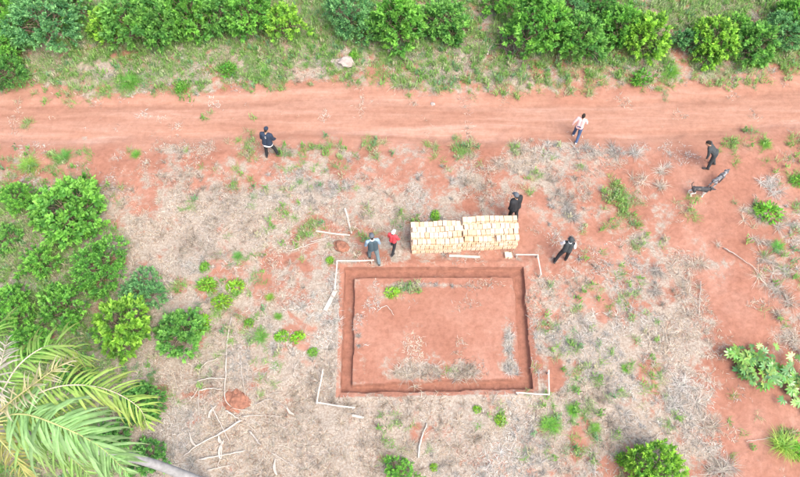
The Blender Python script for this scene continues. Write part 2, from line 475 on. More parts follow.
def green_fn(x, y):
    px, py = PX(x, y)
    g = sample(GREEN, px, py) * 0.8 * (1 - track_mask(x, y, 0.3))
    g = np.where(quad_sd(x, y, Q_OUT) > -0.1, 0, g)
    g = g * sstep(0.30, 0.62, fbm(x, y, 1.1, 91) + g * 0.22)
    for (qx, qy, r, a) in GPATCH:
        d2 = ((px - qx) / r) ** 2 + ((py - qy) / (r * 0.8)) ** 2
        g = np.maximum(g, 0.72 * a * np.exp(-d2 * 1.4))
    return g
GX, GY = scatter(62000)
g = green_fn(GX, GY)
keep = (RNG.random(len(GX)) < g) & (trench_sd(GX, GY) < -0.05)
GX, GY, g = GX[keep], GY[keep], g[keep]
nb = 15
bx = np.repeat(GX, nb) + RNG.normal(0, 0.05, len(GX) * nb); by = np.repeat(GY, nb) + RNG.normal(0, 0.05, len(GX) * nb)
n = len(bx)
ang = RNG.uniform(0, 2 * np.pi, n)
broad = np.repeat(RNG.random(len(GX)) < 0.28, nb)
L = np.where(broad, RNG.uniform(0.05, 0.12, n), RNG.uniform(0.10, 0.26, n))
Wd = np.where(broad, RNG.uniform(0.02, 0.042, n), RNG.uniform(0.006, 0.015, n))
pal = np.array([(0.18, 0.37, 0.09), (0.25, 0.43, 0.12), (0.30, 0.43, 0.18), (0.36, 0.43, 0.24), (0.17, 0.34, 0.16), (0.44, 0.43, 0.29)])
cc = np.repeat(pal[RNG.choice(6, len(GX), p=[.25, .25, .18, .12, .1, .1])], nb, 0) * RNG.uniform(0.8, 1.2, (n, 1))
base = np.stack([bx, by, hgt(bx, by) + np.where(broad, RNG.uniform(0.01, 0.16, n), 0.003)], 1)
me = blades(base, np.stack([np.cos(ang), np.sin(ang)], 1), L, Wd, RNG.uniform(0.02, 0.16, n), RNG.normal(0, 0.2, n), cc, 'green_grass')
o = link('green_grass', me, MATS['leaf']); tag(o, 'low green grass and weeds growing along the track and between shrubs', 'grass', kind='stuff')

# ------------------------------------------------------------------ tubes, branches, rocks
def catmull(pts, per=5):
    pts = [Vector(p) for p in pts]
    if len(pts) < 3:
        return [pts[0].lerp(pts[-1], k / per) for k in range(per + 1)]
    q = [pts[0] * 2 - pts[1]] + pts + [pts[-1] * 2 - pts[-2]]
    out = []
    for i in range(1, len(q) - 2):
        for k in range(per):
            u = k / per
            a, b_, c_, d_ = q[i - 1], q[i], q[i + 1], q[i + 2]
            out.append(0.5 * ((2 * b_) + (c_ - a) * u + (2 * a - 5 * b_ + 4 * c_ - d_) * u * u + (3 * b_ - a - 3 * c_ + d_) * u ** 3))
    out.append(pts[-1])
    return out
def tube_into(VV, FF, pts, r0, r1, seg=6, rough=0.0, flat=1.0):
    pts = [Vector(p) for p in pts]
    n = len(pts); b0 = len(VV)
    for i, p in enumerate(pts):
        d = (pts[min(i + 1, n - 1)] - pts[max(i - 1, 0)]).normalized()
        ref = Vector((0, 0, 1)) if abs(d.z) < 0.92 else Vector((1, 0, 0))
        s = d.cross(ref).normalized(); u = s.cross(d)
        r = r0 + (r1 - r0) * i / max(1, n - 1)
        for k in range(seg):
            a = 2 * math.pi * k / seg
            rr = r * (1 + rough * random.uniform(-1, 1))
            VV.append(tuple(p + s * math.cos(a) * rr + u * math.sin(a) * rr * flat))
    for i in range(n - 1):
        for k in range(seg):
            a, b_ = b0 + i * seg + k, b0 + i * seg + (k + 1) % seg
            FF.append((a, b_, b_ + seg, a + seg))
    FF.append(tuple(b0 + k for k in range(seg))[::-1]); FF.append(tuple(b0 + (n - 1) * seg + k for k in range(seg)))
def pyd(name, V_, F_, smooth=False, col=None):
    me = bpy.data.meshes.new(name)
    me.from_pydata([tuple(v) for v in V_], [], F_)
    if col is not None:
        a = me.color_attributes.new('Col', 'FLOAT_COLOR', 'POINT')
        for i, c_ in enumerate(col): a.data[i].color = (c_[0], c_[1], c_[2], 1)
    if smooth:
        for p in me.polygons: p.use_smooth = True
    me.update()
    return me
def stick(name, pts, r0, r1, mat, label, cat, group=None, dz=0.08, twigs=(), flat=1.0):
    W = [P(*p[:2], dz=(p[2] if len(p) > 2 else dz)) for p in pts]
    o0 = W[0].copy()
    VV, FF = [], []
    L = catmull([q - o0 for q in W], 5)
    L = [q + Vector((random.gauss(0, .008), random.gauss(0, .008), random.gauss(0, .004))) for q in L]
    tube_into(VV, FF, L, r0 * .75, r1 * .7, 6, 0.12, flat)
    for tw in twigs:
        Wt = [P(*p[:2], dz=0.05) - o0 for p in tw]
        tube_into(VV, FF, catmull(Wt, 4), r1 * 1.1, r1 * 0.5, 5, 0.1)
    o = link(name, pyd(name, VV, FF, True), MATS[mat], loc=o0)
    return tag(o, label, cat, group)
def lump(name, size, mat, loc, label=None, cat=None, sub=3, seed=0, rough=0.28, rz=0.0):
    bm = bmesh.new(); bmesh.ops.create_icosphere(bm, subdivisions=sub, radius=1.0)
    for v in bm.verts:
        p = v.co
        k = 1 + rough * (2 * float(fbm(p.x * 1.0 + p.z * 1.7 + seed * 3.1, p.y + p.z * 0.6 + seed, 1.3, 13)) - 1) * 1.6
        v.co = Vector((p.x * size[0], p.y * size[1], max(p.z, -0.35) * size[2])) * k
    me = bpy.data.meshes.new(name); bm.to_mesh(me); bm.free()
    o = link(name, me, MATS[mat], loc=loc); o.rotation_euler.z = rz
    return tag(o, label, cat)

# ------------------------------------------------------------------ leaves and shrubs
def leaf_cloud(pos, axis_, size, wid, col, fold=0.25):
    """kite shaped leaves: pos (n,3), axis (n,3) unit vector from base to tip"""
    n = len(pos)
    ref = RNG.normal(0, 1, (n, 3)); ref[:, 2] += 0.6
    s = np.cross(axis_, ref); s /= np.linalg.norm(s, axis=1)[:, None] + 1e-9
    nn = np.cross(s, axis_)
    nn *= np.sign(nn[:, 2:3] + 1e-9)
    L, Wd = size[:, None], wid[:, None]
    mid = pos + axis_ * L * 0.45
    tip = pos + axis_ * L - nn * L * 0.12
    Vv = np.stack([pos, mid + s * Wd * 0.5 + nn * Wd * fold, tip, mid - s * Wd * 0.5 + nn * Wd * fold], 1).reshape(-1, 3)
    k = np.arange(n)[:, None] * 4
    tr = np.concatenate([k + np.array([[0, 1, 2]]), k + np.array([[0, 2, 3]])], 0)
    return Vv, tr, np.repeat(col, 4, 0)
def make_shrub(kind, seed):
    """unit shrub: crown about 1 m in radius, foot at the origin"""
    global RNG
    keep_rng = RNG; RNG = np.random.default_rng(500 + seed); rnd = random.Random(seed)
    spec = dict(dense=(9, 300, 18, .13, .06, 1.4, .52), rosette=(11, 200, 21, .16, .07, 1.5, .5), loose=(10, 130, 16, .16, .07, 1.3, .44),
                fine=(10, 420, 15, .10, .045, 1.4, .55), low=(8, 110, 16, .15, .075, .75, .5))[kind]
    nl, ns, per, ls, lw, hgt_, lr = spec
    lobes = []
    for k in range(nl):
        a = 2 * math.pi * k * 0.618 + rnd.uniform(-.4, .4); rr = 0.62 * math.sqrt((k + 0.4) / nl)
        lobes.append((rr * math.cos(a), rr * math.sin(a), hgt_ * (0.80 - 0.55 * (rr / .62) ** 2 * rnd.uniform(.6, 1.1)), lr * rnd.uniform(.65, 1.1)))
    SP, SN = [], []
    for _ in range(ns * 6):
        if len(SP) >= ns: break
        l = lobes[rnd.randrange(nl)]
        d = Vector((rnd.gauss(0, 1), rnd.gauss(0, 1), rnd.gauss(0.25, 1))).normalized()
        p = Vector(l[:3]) + d * l[3] * rnd.uniform(.78, 1.12)
        if p.z < 0.10: continue
        if any((p - Vector(m[:3])).length < m[3] * 0.72 for m in lobes): continue
        SP.append(p); SN.append((d + Vector((0, 0, .35))).normalized())
    ns = len(SP)
    SP = np.array([tuple(p) for p in SP]); SN = np.array([tuple(p) for p in SN])
    zz = (SP[:, 2] - SP[:, 2].min()) / (np.ptp(SP[:, 2]) + 1e-6)
    pos = np.repeat(SP, per, 0); ax = np.repeat(SN, per, 0)
    n = len(pos)
    t = np.tile(np.linspace(0, 1, per), ns)
    dirs = RNG.normal(0, 1, (n, 3)); dirs -= ax * (dirs * ax).sum(1)[:, None]
    dirs /= np.linalg.norm(dirs, axis=1)[:, None]
    spread = (1.1 - 0.85 * t)[:, None]
    la = dirs * spread + ax * (1.15 - spread); la /= np.linalg.norm(la, axis=1)[:, None]
    pos = pos + ax * (t * 0.14 - 0.09)[:, None] + RNG.normal(0, 0.02, (n, 3))
    young = np.clip(t * 0.75 + np.repeat(RNG.normal(0, .22, ns), per) , 0, 1)[:, None]
    old = np.array((0.09, 0.27, 0.07)); new = np.array((0.28, 0.56, 0.13))
    col = old * (1 - young) + new * young
    col *= np.repeat(RNG.uniform(.78, 1.22, ns), per)[:, None] * RNG.uniform(.85, 1.15, (n, 1))
    Vv, tr, cl = leaf_cloud(pos, la, ls * RNG.uniform(.6, 1.1, n), lw * RNG.uniform(.8, 1.3, n), col)
    crown = mesh_np('crown', Vv, tris=tr, col=cl)
    crown.materials.append(MATS['leaf'])
    VV, FF = [], []
    for k, l in enumerate(lobes):
        p1 = Vector((l[0] * .35, l[1] * .35, l[2] * .45)); p2 = Vector(l[:3])
        tube_into(VV, FF, catmull([Vector((rnd.uniform(-.05, .05), rnd.uniform(-.05, .05), -.06)), p1, p2], 4), .035, .012, 5, .1)
        for j in range(5):
            d = Vector((rnd.gauss(0, 1), rnd.gauss(0, 1), rnd.gauss(.3, .8))).normalized()
            tube_into(VV, FF, [p1.lerp(p2, .6), p2 + d * l[3] * .5, p2 + d * l[3] * 1.0], .012, .004, 4)
    trunk = pyd('trunk', VV, FF, True); trunk.materials.append(MATS['bark'])
    RNG = keep_rng
    return crown, trunk, hgt_
PROTO = {}
def shrub(px, py, rpx, kind, var, tint, label, name='shrub', cat='shrub', group=None, hs=1.0, asp=1.0):
    """px,py: middle of the crown in the survey picture, rpx: its half width"""
    key = (kind, var)
    if key not in PROTO: PROTO[key] = make_shrub(kind, hash(kind) % 7 * 0 + {'dense': 10, 'rosette': 20, 'loose': 30, 'fine': 40, 'low': 50}[kind] + var)
    crown, trunk, h = PROTO[key]
    g = G(px, py); scl = rpx / (FPX * math.hypot(1, 0) / ((g.y * _c + CAM_H * _s)))
    hh = h * scl * hs
    g = G(px, py, hh * 0.52)
    z = hz(g.x, g.y)
    rz = random.uniform(0, 6.28)
    root = empty(name, (g.x, g.y, z), rz, (scl * asp ** .5, scl / asp ** .5, scl * hs))
    tag(root, label, cat, group)
    a = link('crown', crown, parent=root); a.color = (*tint, 1)
    link('trunk', trunk, parent=root)
    return root
BR, YE, BL, DK, MI = (1.1, 1.18, .9), (1.5, 1.3, .8), (.95, 1.0, 1.6), (.78, .9, .9), (1, 1.05, 1)
GT, GL = 'shrubs in the row beyond the track', 'shrubs on the left of the plot'
for a in [
    (2, 18, 20, 'dense', 0, BR, 'bright green shrub in the top left corner of the photo', GT),
    (4, 46, 17, 'dense', 1, BR, 'bright green shrub on the left edge, second down from the top', GT),
    (6, 68, 15, 'fine', 0, DK, 'dark green small shrub on the left edge just above the track', GT),
    (43, 20, 29, 'fine', 1, BL, 'large bluish-green shrub near the top left corner', GT),
    (74, 4, 16, 'loose', 0, MI, 'small loose shrub at the top edge, right of the bluish-green one', GT),
    (108, 22, 16, 'rosette', 0, YE, 'yellowest shrub of the top left row, beside large green ones', GT),
    (134, 20, 24, 'rosette', 1, MI, 'round green shrub just right of the yellowest one, top left', GT),
    (162, 22, 22, 'dense', 2, MI, 'green shrub between a round shrub and a bright one, top left', GT),
    (190, 9, 21, 'rosette', 2, BR, 'bright shrub at the top edge, quarter of the way across', GT),
    (222, 14, 19, 'rosette', 0, MI, 'green shrub with dark gaps at the top edge, left of centre', GT),
    (251, 11, 20, 'rosette', 1, BR, 'bright shrub right of the gappy one at the top edge', GT),
    (284, 20, 19, 'loose', 1, YE, 'yellow-green loose shrub above the straw gap, left of the pale rock', GT),
    (349, 13, 21, 'fine', 2, BL, 'bluish-green shrub directly above the pale rock', GT),
    (372, 26, 15, 'loose', 2, MI, 'small shrub squeezed between the bluish-green and the bright round one', GT),
    (400, 20, 22, 'rosette', 2, BR, 'bright round shrub at the top centre of the photo', GT),
    (443, 19, 20, 'rosette', 0, MI, 'green shrub with yellow specks just right of the top centre', GT),
    (497, 2, 15, 'loose', 0, BR, 'low bright shrub at the top edge in the grassy gap', GT),
    (540, 24, 27, 'dense', 3, BR, 'tall bright green shrub right of the dark brush pile', GT),
    (566, 6, 17, 'fine', 0, BL, 'bluish shrub at the top edge behind the tall bright green one', GT),
    (580, 36, 21, 'rosette', 1, MI, 'green shrub with visible stems, right of the tall bright one', GT),
    (600, 4, 18, 'fine', 1, DK, 'dark shrub at the top edge behind the big yellow-green one', GT),
    (620, 24, 19, 'rosette', 0, BR, 'left half of the twin yellow-green shrubs above the pink-shirted person', GT),
    (644, 32, 20, 'rosette', 2, YE, 'right half of the twin yellow-green shrubs, top right', GT),
    (685, 39, 12, 'loose', 1, BL, 'small greyish shrub left of the most yellow shrub, top right', GT),
    (713, 38, 20, 'rosette', 1, YE, 'most yellow shrub of the top right row', GT),
    (733, 26, 14, 'loose', 2, BR, 'small light shrub behind the most yellow one, top right', GT),
    (752, 38, 18, 'rosette', 2, MI, 'mid green shrub third from the right edge beside the track', GT),
    (779, 30, 18, 'fine', 2, BL, 'bluish-green shrub second from the right edge beside the track', GT),
    (796, 16, 18, 'dense', 0, BR, 'bright shrub in the top right corner', GT),
    (16, 197, 17, 'dense', 1, BR, 'small bright shrub touching the left side of the biggest left shrub', GL),
    (71, 209, 37, 'dense', 2, BR, 'biggest bright green shrub on the left, just below the track', GL),
    (6, 238, 16, 'loose', 0, MI, 'loose shrub on the left edge below the small bright one', GL),
    (38, 262, 20, 'loose', 1, BR, 'loose light shrub left of the dark round one', GL),
    (100, 266, 26, 'fine', 0, (.9, 1.05, .8), 'dark green round shrub below the biggest left one', GL),
    (145, 290, 20, 'fine', 1, BL, 'bluish-green shrub nearest the open straw, right of the dark round one', GL),
    (12, 306, 22, 'dense', 3, BR, 'bright shrub on the left edge just above the palm', GL),
    (62, 307, 26, 'loose', 2, BR, 'loose wide shrub above the palm fronds', GL),
    (122, 326, 28, 'rosette', 1, YE, 'yellow-green shrub between the palm and the straw', GL),
    (180, 331, 25, 'rosette', 0, MI, 'green round shrub furthest right of the left group, by the straw', GL),
    (143, 402, 22, 'dense', 1, DK, 'dark shrub showing behind the arching palm frond', GL),
    (145, 458, 20, 'loose', 0, DK, 'low dark shrub beside the grey palm trunk', GL),
    (110, 440, 22, 'loose', 1, DK, 'dark loose shrub mostly hidden under the big palm frond', GL),
    (75, 372, 22, 'loose', 2, MI, 'shrub showing between the two upper palm fronds', GL),
    (30, 345, 20, 'dense', 0, BR, 'bright shrub behind the uppermost palm fronds', GL),
    (655, 472, 28, 'dense', 0, YE, 'bright yellow-green shrub cut by the bottom edge, right half', None),
    (398, 470, 15, 'loose', 0, BR, 'small bright shrub on the bottom edge at the centre', None)]:
    q = 1.24 if a[7] == GT else 1.06
    shrub(a[0], a[1] + (5 if a[7] == GT else 0), a[2] * q, *a[3:7], group=a[7], hs=random.uniform(.85, 1.1) * (0.8 if a[1] > 150 else 1.0), asp=random.uniform(.9, 1.2) if a[0] != 70 else 1.35)

# small leafy weeds and grass tufts
def make_weed(kind, seed):
    global RNG
    keep_rng = RNG; RNG = np.random.default_rng(900 + seed)
    if kind == 'tuft':
        n = 260
        ang = RNG.uniform(0, 6.283, n)
        base = np.stack([RNG.normal(0, .12, n), RNG.normal(0, .12, n), np.zeros(n)], 1)
        cl = np.array((.20, .42, .09)) * RNG.uniform(.7, 1.3, (n, 1)); cl[:, 0] *= RNG.uniform(.8, 1.4, n)
        me = blades(base, np.stack([np.cos(ang), np.sin(ang)], 1), RNG.uniform(.4, .95, n), RNG.uniform(.012, .028, n), RNG.uniform(.1, .5, n), RNG.normal(0, .2, n), cl, 'blades')
    else:
        n = 270
        ang = np.where(RNG.random(n) < .5, RNG.uniform(0, 6.283, n), RNG.choice(RNG.uniform(0, 6.283, 7), n) + RNG.normal(0, .28, n)); rr = np.sqrt(RNG.random(n)) * RNG.uniform(.42, .66, n); rr[:60] *= .5
        pos = np.stack([rr * np.cos(ang), rr * np.sin(ang), RNG.uniform(.05, .7, n) * (1.1 - rr)], 1)
        d = np.stack([np.cos(ang), np.sin(ang), RNG.uniform(-.1, .7, n)], 1) + RNG.normal(0, .35, (n, 3)); d /= np.linalg.norm(d, axis=1)[:, None]
        cl = np.array((.18, .42, .07)) * RNG.uniform(.65, 1.35, (n, 1)); cl[:, 0] *= RNG.uniform(.8, 1.5, n)
        Vv, tr, c2 = leaf_cloud(pos, d, RNG.uniform(.14, .30, n), RNG.uniform(.07, .15, n), cl)
        me = mesh_np('leaves', Vv, tris=tr, col=c2)
    me.materials.append(MATS['leaf'])
    RNG = keep_rng
    return me
WEED = {}
for i, (px, py, r, kind, tint, label) in enumerate([
    (435, 217, 7, 'weed', (1.1, 1.2, .9), 'bright green weed standing behind the left half of the brick stack'),
    (392, 293, 6, 'weed', (1.4, 1.3, .9), 'bright green weed growing inside the trench rectangle near its top left'),
    (283, 239, 1, 'weed', (1, 1, 1), ''),
    (330, 261, 5, 'weed', (1.25, 1.25, .8), 'green weed beside the top left corner batter board'),
    (270, 298, 6, 'tuft', (1.3, 1.2, .9), 'green tuft in the straw, topmost of five left of the trench'),
    (249, 324, 6, 'weed', (1.1, 1.1, .9), 'small weed in the straw, leftmost of the row left of the trench'),
    (261, 337, 7, 'tuft', (.9, 1, 1), 'dull green tuft second from left in the row left of the trench'),
    (282, 337, 6, 'weed', (1.1, 1.2, .8), 'weed in the straw just left of the brightest one'),
    (298, 338, 7, 'weed', (1.4, 1.4, .7), 'brightest weed in the straw, nearest the trench left side'),
    (313, 353, 6, 'weed', (1, 1.1, .9), 'small weed by the straw, beside the lower left of the trench'),
    (278, 317, 5, 'tuft', (.9, 1, .9), 'faint green tuft above the row of weeds left of the trench'),
    (238, 257, 7, 'tuft', (.8, 1, 1.1), 'grey-green tuft in the straw right of a bleached patch'),
    (208, 286, 9, 'weed', (1.1, 1.15, .8), 'leafy sprout at the left of the loose cluster in the straw'),
    (236, 288, 9, 'weed', (1.4, 1.35, .8), 'yellow-green sprout at the right of the loose cluster in the straw'),
    (222, 303, 10, 'weed', (1.3, 1.2, .8), 'yellowish sprout at the bottom of the loose cluster in the straw'),
    (205, 268, 7, 'weed', (1, 1.1, .9), 'small sprout at the top of the loose cluster in the straw'),
    (203, 325, 8, 'weed', (1.2, 1.25, .7), 'bright sprout right of the green round left shrub'),
    (626, 369, 6, 'tuft', (1, 1.2, .8), 'bright green tuft in the straw right of the trench'),
    (573, 411, 6, 'tuft', (1, 1.25, .8), 'bright upright tuft right of the lower right corner board'),
    (550, 425, 9, 'tuft', (.9, 1.15, .8), 'wide green tuft below the lower right corner board'),
    (595, 429, 6, 'tuft', (1, 1.1, .8), 'small green tuft right of the two below the corner board'),
    (500, 421, 6, 'weed', (1.3, 1.2, .7), 'yellow-green weed in the straw under the trench, right half'),
    (477, 410, 5, 'weed', (1.2, 1.2, .8), 'pale weed in the straw just under the trench bottom side'),
    (434, 468, 5, 'weed', (1.4, 1.3, .7), 'yellowish weed right of the small shrub on the bottom edge'),
    (622, 460, 6, 'weed', (1.2, 1.2, .8), 'weed beside the red bare patch near the bottom edge'),
    (767, 214, 12, 'weed', (1.0, 1.2, .9), 'bright green weed in dry tangles below the dogs at right'),
    (777, 247, 9, 'tuft', (.8, 1.15, 1), 'dense green tuft near the right edge, below the bright weed'),
    (765, 145, 7, 'tuft', (1.1, 1.2, .8), 'green tuft on the red soil right of the bending person'),
    (781, 446, 17, 'tuft', (1.5, 1.3, 1.2), 'large pale green grass tussock near the lower right corner'),
    (796, 452, 10, 'weed', (1.1, 1.25, .8), 'bright leafy weed on the right edge near the bottom'),
    (798, 182, 9, 'weed', (.9, 1.1, .9), 'green weed cut by the right edge beyond the dogs'),
    (752, 66, 8, 'tuft', (.9, 1, .8), 'green tuft on the bank under the bluish shrub, top right'),
    (64, 158, 10, 'tuft', (.8, 1.0, 1.1), 'bluish-green tuft just above the biggest left shrub'),
    (30, 166, 11, 'tuft', (1.3, 1.2, 1.1), 'pale green tuft between the left edge and the bluish tuft'),
    (136, 155, 6, 'tuft', (1.0, 1.1, 1.0), 'lone green tuft under the track, above the straw at left'),
    (130, 84, 13, 'tuft', (.75, 1.0, .8), 'dark green tuft at the track edge under the round top left shrub'),
    (183, 89, 10, 'weed', (.8, 1.0, .9), 'leafy weed on the track verge under the bright top shrub'),
    (265, 73, 10, 'tuft', (.8, 1.0, 1.0), 'grey-green tuft on the verge left of the pale rock'),
    (228, 72, 13, 'weed', (.75, .95, .9), 'dull leafy weed on the verge below the gappy shrub'),
    (354, 57, 7, 'weed', (1, 1.2, .8), 'bright weed touching the right side of the pale rock'),
    (640, 80, 12, 'weed', (.75, .95, .9), 'dull green weed on the bank above the pink-shirted person'),
    (670, 74, 11, 'tuft', (.9, 1.05, .8), 'green tuft on the bank under the most yellow top shrub')]):
    if not label: continue
    key = (kind, i % 3)
    if key not in WEED: WEED[key] = make_weed(kind, i)
    p = P(px, py); scl = r / 29.0 * 1.35
    nm = 'grass_tuft' if kind == 'tuft' else 'weed'
    o = link(nm, WEED[key], loc=p); o.scale = (scl * random.uniform(.75, 1.3), scl * random.uniform(.75, 1.3), scl * .9); o.rotation_euler.z = random.uniform(0, 6.28); o.color = (*tint, 1)
    tag(o, label, 'grass tuft' if kind == 'tuft' else 'weed', 'green tufts and weeds on the plot')

# ------------------------------------------------------------------ palm (crown leans in from the lower left)
CZ = 6.2
PC = G(-14, 424, CZ)                       # where the fronds spring from
PB = P(215, 487)
palm = empty('palm_tree', (PB.x, PB.y, PB.z))
tag(palm, 'tall palm with grey trunk and arching feathery fronds, lower left corner', 'palm tree')
o0 = Vector(PB)
VV, FF = [], []
tp = catmull([Vector((0, 0, -.2)), (PC - o0) * 0.33 + Vector((-.1, .15, .5)), (PC - o0) * 0.68 + Vector((-.05, .05, .35)), PC - o0 - Vector((0, 0, .15))], 7)

tube_into(VV, FF, tp, .135, .09, 14, .03)
link('trunk', pyd('trunk', VV, FF, True), MATS['palm_bark'], palm)
def frond(pts, nleaf, lmax, droop, col, rmat, separate, tipcol=None, sidebias=0.0, dens=1.0, seed=0):
    """pts: survey points with heights (px, py, z) from base to tip"""
    rnd = random.Random(seed)
    W = catmull([(p if isinstance(p, Vector) else G(*p)) - o0 for p in pts], 8)
    VV, FF = [], []
    tube_into(VV, FF, W, .024, .005, 6, 0.0)
    fr = link('frond', pyd('frond', VV, FF, True), MATS[rmat], palm)
    n = len(W)
    allV, allF, allC = [], [], []
    for k in range(nleaf):
        u = 0.16 + 0.84 * k / (nleaf - 1)
        f = u * (n - 1); i = min(int(f), n - 2)
        p = W[i].lerp(W[i + 1], f - i)
        d = (W[min(i + 1, n - 1)] - W[max(i - 1, 0)]).normalized()
        s = d.cross(Vector((0, 0, 1))).normalized(); up_ = s.cross(d)
        for sg in (-1, 1):
            if rnd.random() < .06: continue
            L = lmax * (0.35 + 0.65 * math.sin(math.pi * min(1, (u * 0.86 + 0.14))) ** .7) * rnd.uniform(.7, 1.15)
            if u > 0.9: L *= 0.75
            out = (s * sg + d * (0.35 + 0.7 * u) + up_ * rnd.uniform(-.35, .8) + Vector((rnd.gauss(0, .26), rnd.gauss(0, .26), 0))).normalized()
            wd = L * 0.019 * rnd.uniform(.7, 1.4) + .008
            A = [p]
            cur = Vector(out)
            for q in range(4):
                cur = (cur + Vector((0, 0, -droop * (0.16 + 0.2 * q) * rnd.uniform(.3, 1.7)))).normalized()
                A.append(A[-1] + cur * L / 4)
            b0 = len(allV) if not separate else 0
            vs, fs = [], []
            prof = (.5, 1.0, .95, .6, .06)
            for q, a in enumerate(A):
                dd = (A[min(q + 1, 4)] - A[max(q - 1, 0)]).normalized()
                sd_ = dd.cross(Vector((0, 0, 1)))
                if sd_.length < .05: sd_ = s.copy()
                sd_.normalize(); nn = sd_.cross(dd)
                vs += [a - sd_ * wd * prof[q] , a + nn * wd * .35 * prof[q], a + sd_ * wd * prof[q]]
            for q in range(4):
                for e in (0, 1):
                    j = b0 + q * 3 + e
                    fs.append((j, j + 1, j + 4, j + 3))
            q_ = rnd.uniform(.62, 1.45); cc_ = [c_ * q_ for c_ in col]
            tc_ = tipcol or cc_
            cols = [[cc_[h] + (tc_[h] - cc_[h]) * (q / 4) ** 1.5 for h in range(3)] for q in range(5) for _ in range(3)]
            if separate:
                lo = link('leaflet', pyd('leaflet', vs, fs, True, cols), MATS['leaf'], fr)
            else:
                allV += vs; allF += fs; allC += cols
    if not separate:
        lo = link('leaflets', pyd('leaflets', allV, allF, True, allC), MATS['leaf'], fr)
        lo['kind'] = 'stuff'
    return fr
g1, g2, gy, dry = (.22, .42, .10), (.27, .45, .11), (.42, .50, .14), (.42, .38, .26)
# big near frond
f = frond([(-14, 424, 6.2), (20, 414, 6.75), (62, 427, 6.8), (100, 447, 6.3), (128, 474, 5.5)], 64, 1.25, 1.6, (.23, .42, .165), 'rachis', True, (.33, .49, .25), seed=1)
f['label'] = 'large drooping green frond at the front'
f = frond([(-14, 424, 6.2), (20, 402, 6.6), (62, 386, 6.7), (105, 389, 6.4), (138, 407, 5.8), (148, 428, 5.2)], 50, .9, 1.05, g2, 'rachis_pale', True, gy, seed=2)
f['label'] = 'arching green frond with a pale stalk reaching right'
f = frond([(-14, 424, 6.2), (2, 392, 6.7), (20, 364, 7.0), (48, 346, 6.9), (74, 350, 6.3), (86, 366, 5.7)], 46, .85, 1.0, g1, 'rachis_pale', True, (.34, .38, .12), seed=3)
f['label'] = 'green frond with a pale curved stalk at the top'
f = frond([(-14, 424, 6.2), (8, 404, 6.9), (30, 387, 7.2), (52, 371, 7.2), (74, 357, 6.9)], 30, .46, .5, (.36, .34, .17), 'stem_green', True, (.55, .52, .44), seed=4)
f['label'] = 'dry yellowing frond with grey tips'
f = frond([(-14, 424, 6.2), (-8, 392, 7.0), (0, 365, 7.2), (8, 338, 7.0)], 26, .50, .6, (.42, .40, .36), 'rachis_pale', False, (.52, .50, .47), seed=5)
f['label'] = 'bleached grey dead frond at the left edge'
frond([(-14, 424, 6.2), (0, 440, 6.0), (18, 462, 5.4), (30, 485, 4.6)], 28, .62, .8, (.32, .34, .11), 'rachis', False, (.42, .40, .18), seed=6)
frond([(-14, 424, 6.2), (25, 428, 6.1), (60, 448, 5.6), (88, 474, 4.9)], 44, 1.05, 1.1, (.22, .40, .12), 'rachis', False, (.32, .46, .16), seed=7)
frond([(-14, 424, 6.2), (22, 418, 6.3), (55, 414, 5.9), (85, 418, 5.3)], 36, .9, 1.1, (.22, .40, .12), 'rachis', False, (.32, .46, .16), seed=8)
for k, a in enumerate((95, 150, 185, 225, 265)):      # the side of the crown that leans out of the picture
    d = Vector((math.cos(R(a)), math.sin(R(a)), 0))
    frond([PC, PC + d * .8 + Vector((0, 0, .6)), PC + d * 1.8 + Vector((0, 0, .45)), PC + d * 2.7 + Vector((0, 0, -.4))], 26, .7, .8, g1, 'rachis', False, g2, seed=20 + k)
VV, FF = [], []
tube_into(VV, FF, catmull([PC - o0 + Vector((0, 0, -.5)), PC - o0 + Vector((0, 0, -.1)), PC - o0 + Vector((0, 0, .35))], 4), .15, .05, 10, .05)
link('crown_shaft', pyd('crown_shaft', VV, FF, True), MATS['rachis'], palm)

# ------------------------------------------------------------------ brick stack
def brick_mesh():
    bm = bmesh.new()
    lx, ly, lz = .135, .185, .132
    bmesh.ops.create_cube(bm, size=1.0)
    for v in bm.verts: v.co = Vector((v.co.x * lx, v.co.y * ly, v.co.z * lz))
    for sgn in (-1, 1):          # hollow channels in both ends
        bm.faces.ensure_lookup_table()
        f = [f_ for f_ in bm.faces if f_.normal.y * sgn > .9][0]
        bmesh.ops.delete(bm, geom=[f], context='FACES_ONLY')
        y = sgn * ly / 2
        xs = [-lx / 2, -lx / 2 + .012, -.005, .005, lx / 2 - .012, lx / 2]
        zs = [-lz / 2, -lz / 2 + .012, -.023, -.016, .016, .023, lz / 2 - .012, lz / 2]
        gv = [[bm.verts.new((x_, y, z_)) for x_ in xs] for z_ in zs]
        for j in range(7):
            for i in range(5):
                q = [gv[j][i], gv[j][i + 1], gv[j + 1][i + 1], gv[j + 1][i]]
                if i in (1, 3) and j in (1, 3, 5):
                    inn = [bm.verts.new((v.co.x, y - sgn * .05, v.co.z)) for v in q]
                    for e in range(4): bm.faces.new((q[e], q[(e + 1) % 4], inn[(e + 1) % 4], inn[e]))
                    bm.faces.new(inn)
                else: bm.faces.new(q)
    bmesh.ops.remove_doubles(bm, verts=bm.verts, dist=1e-5)
    bmesh.ops.recalc_face_normals(bm, faces=bm.faces)
    me = bpy.data.meshes.new('brick'); bm.to_mesh(me); bm.free()
    me.materials.append(MATS['clay'])
    return me
BM = brick_mesh()
A, B = P(412, 254), P(515, 251)              # front foot of the stack, left and right
ST = empty('brick_stack', (A.x, A.y, A.z), math.atan2(B.y - A.y, B.x - A.x))
tag(ST, 'low stack of pale clay bricks in two blocks above the trench', 'brick stack')
WID = (B - A).length
ncol, nrow = 23, 4
px_, py_, pz_ = WID / ncol, .197, .137
rb = random.Random(5)
count = 0; rest = []
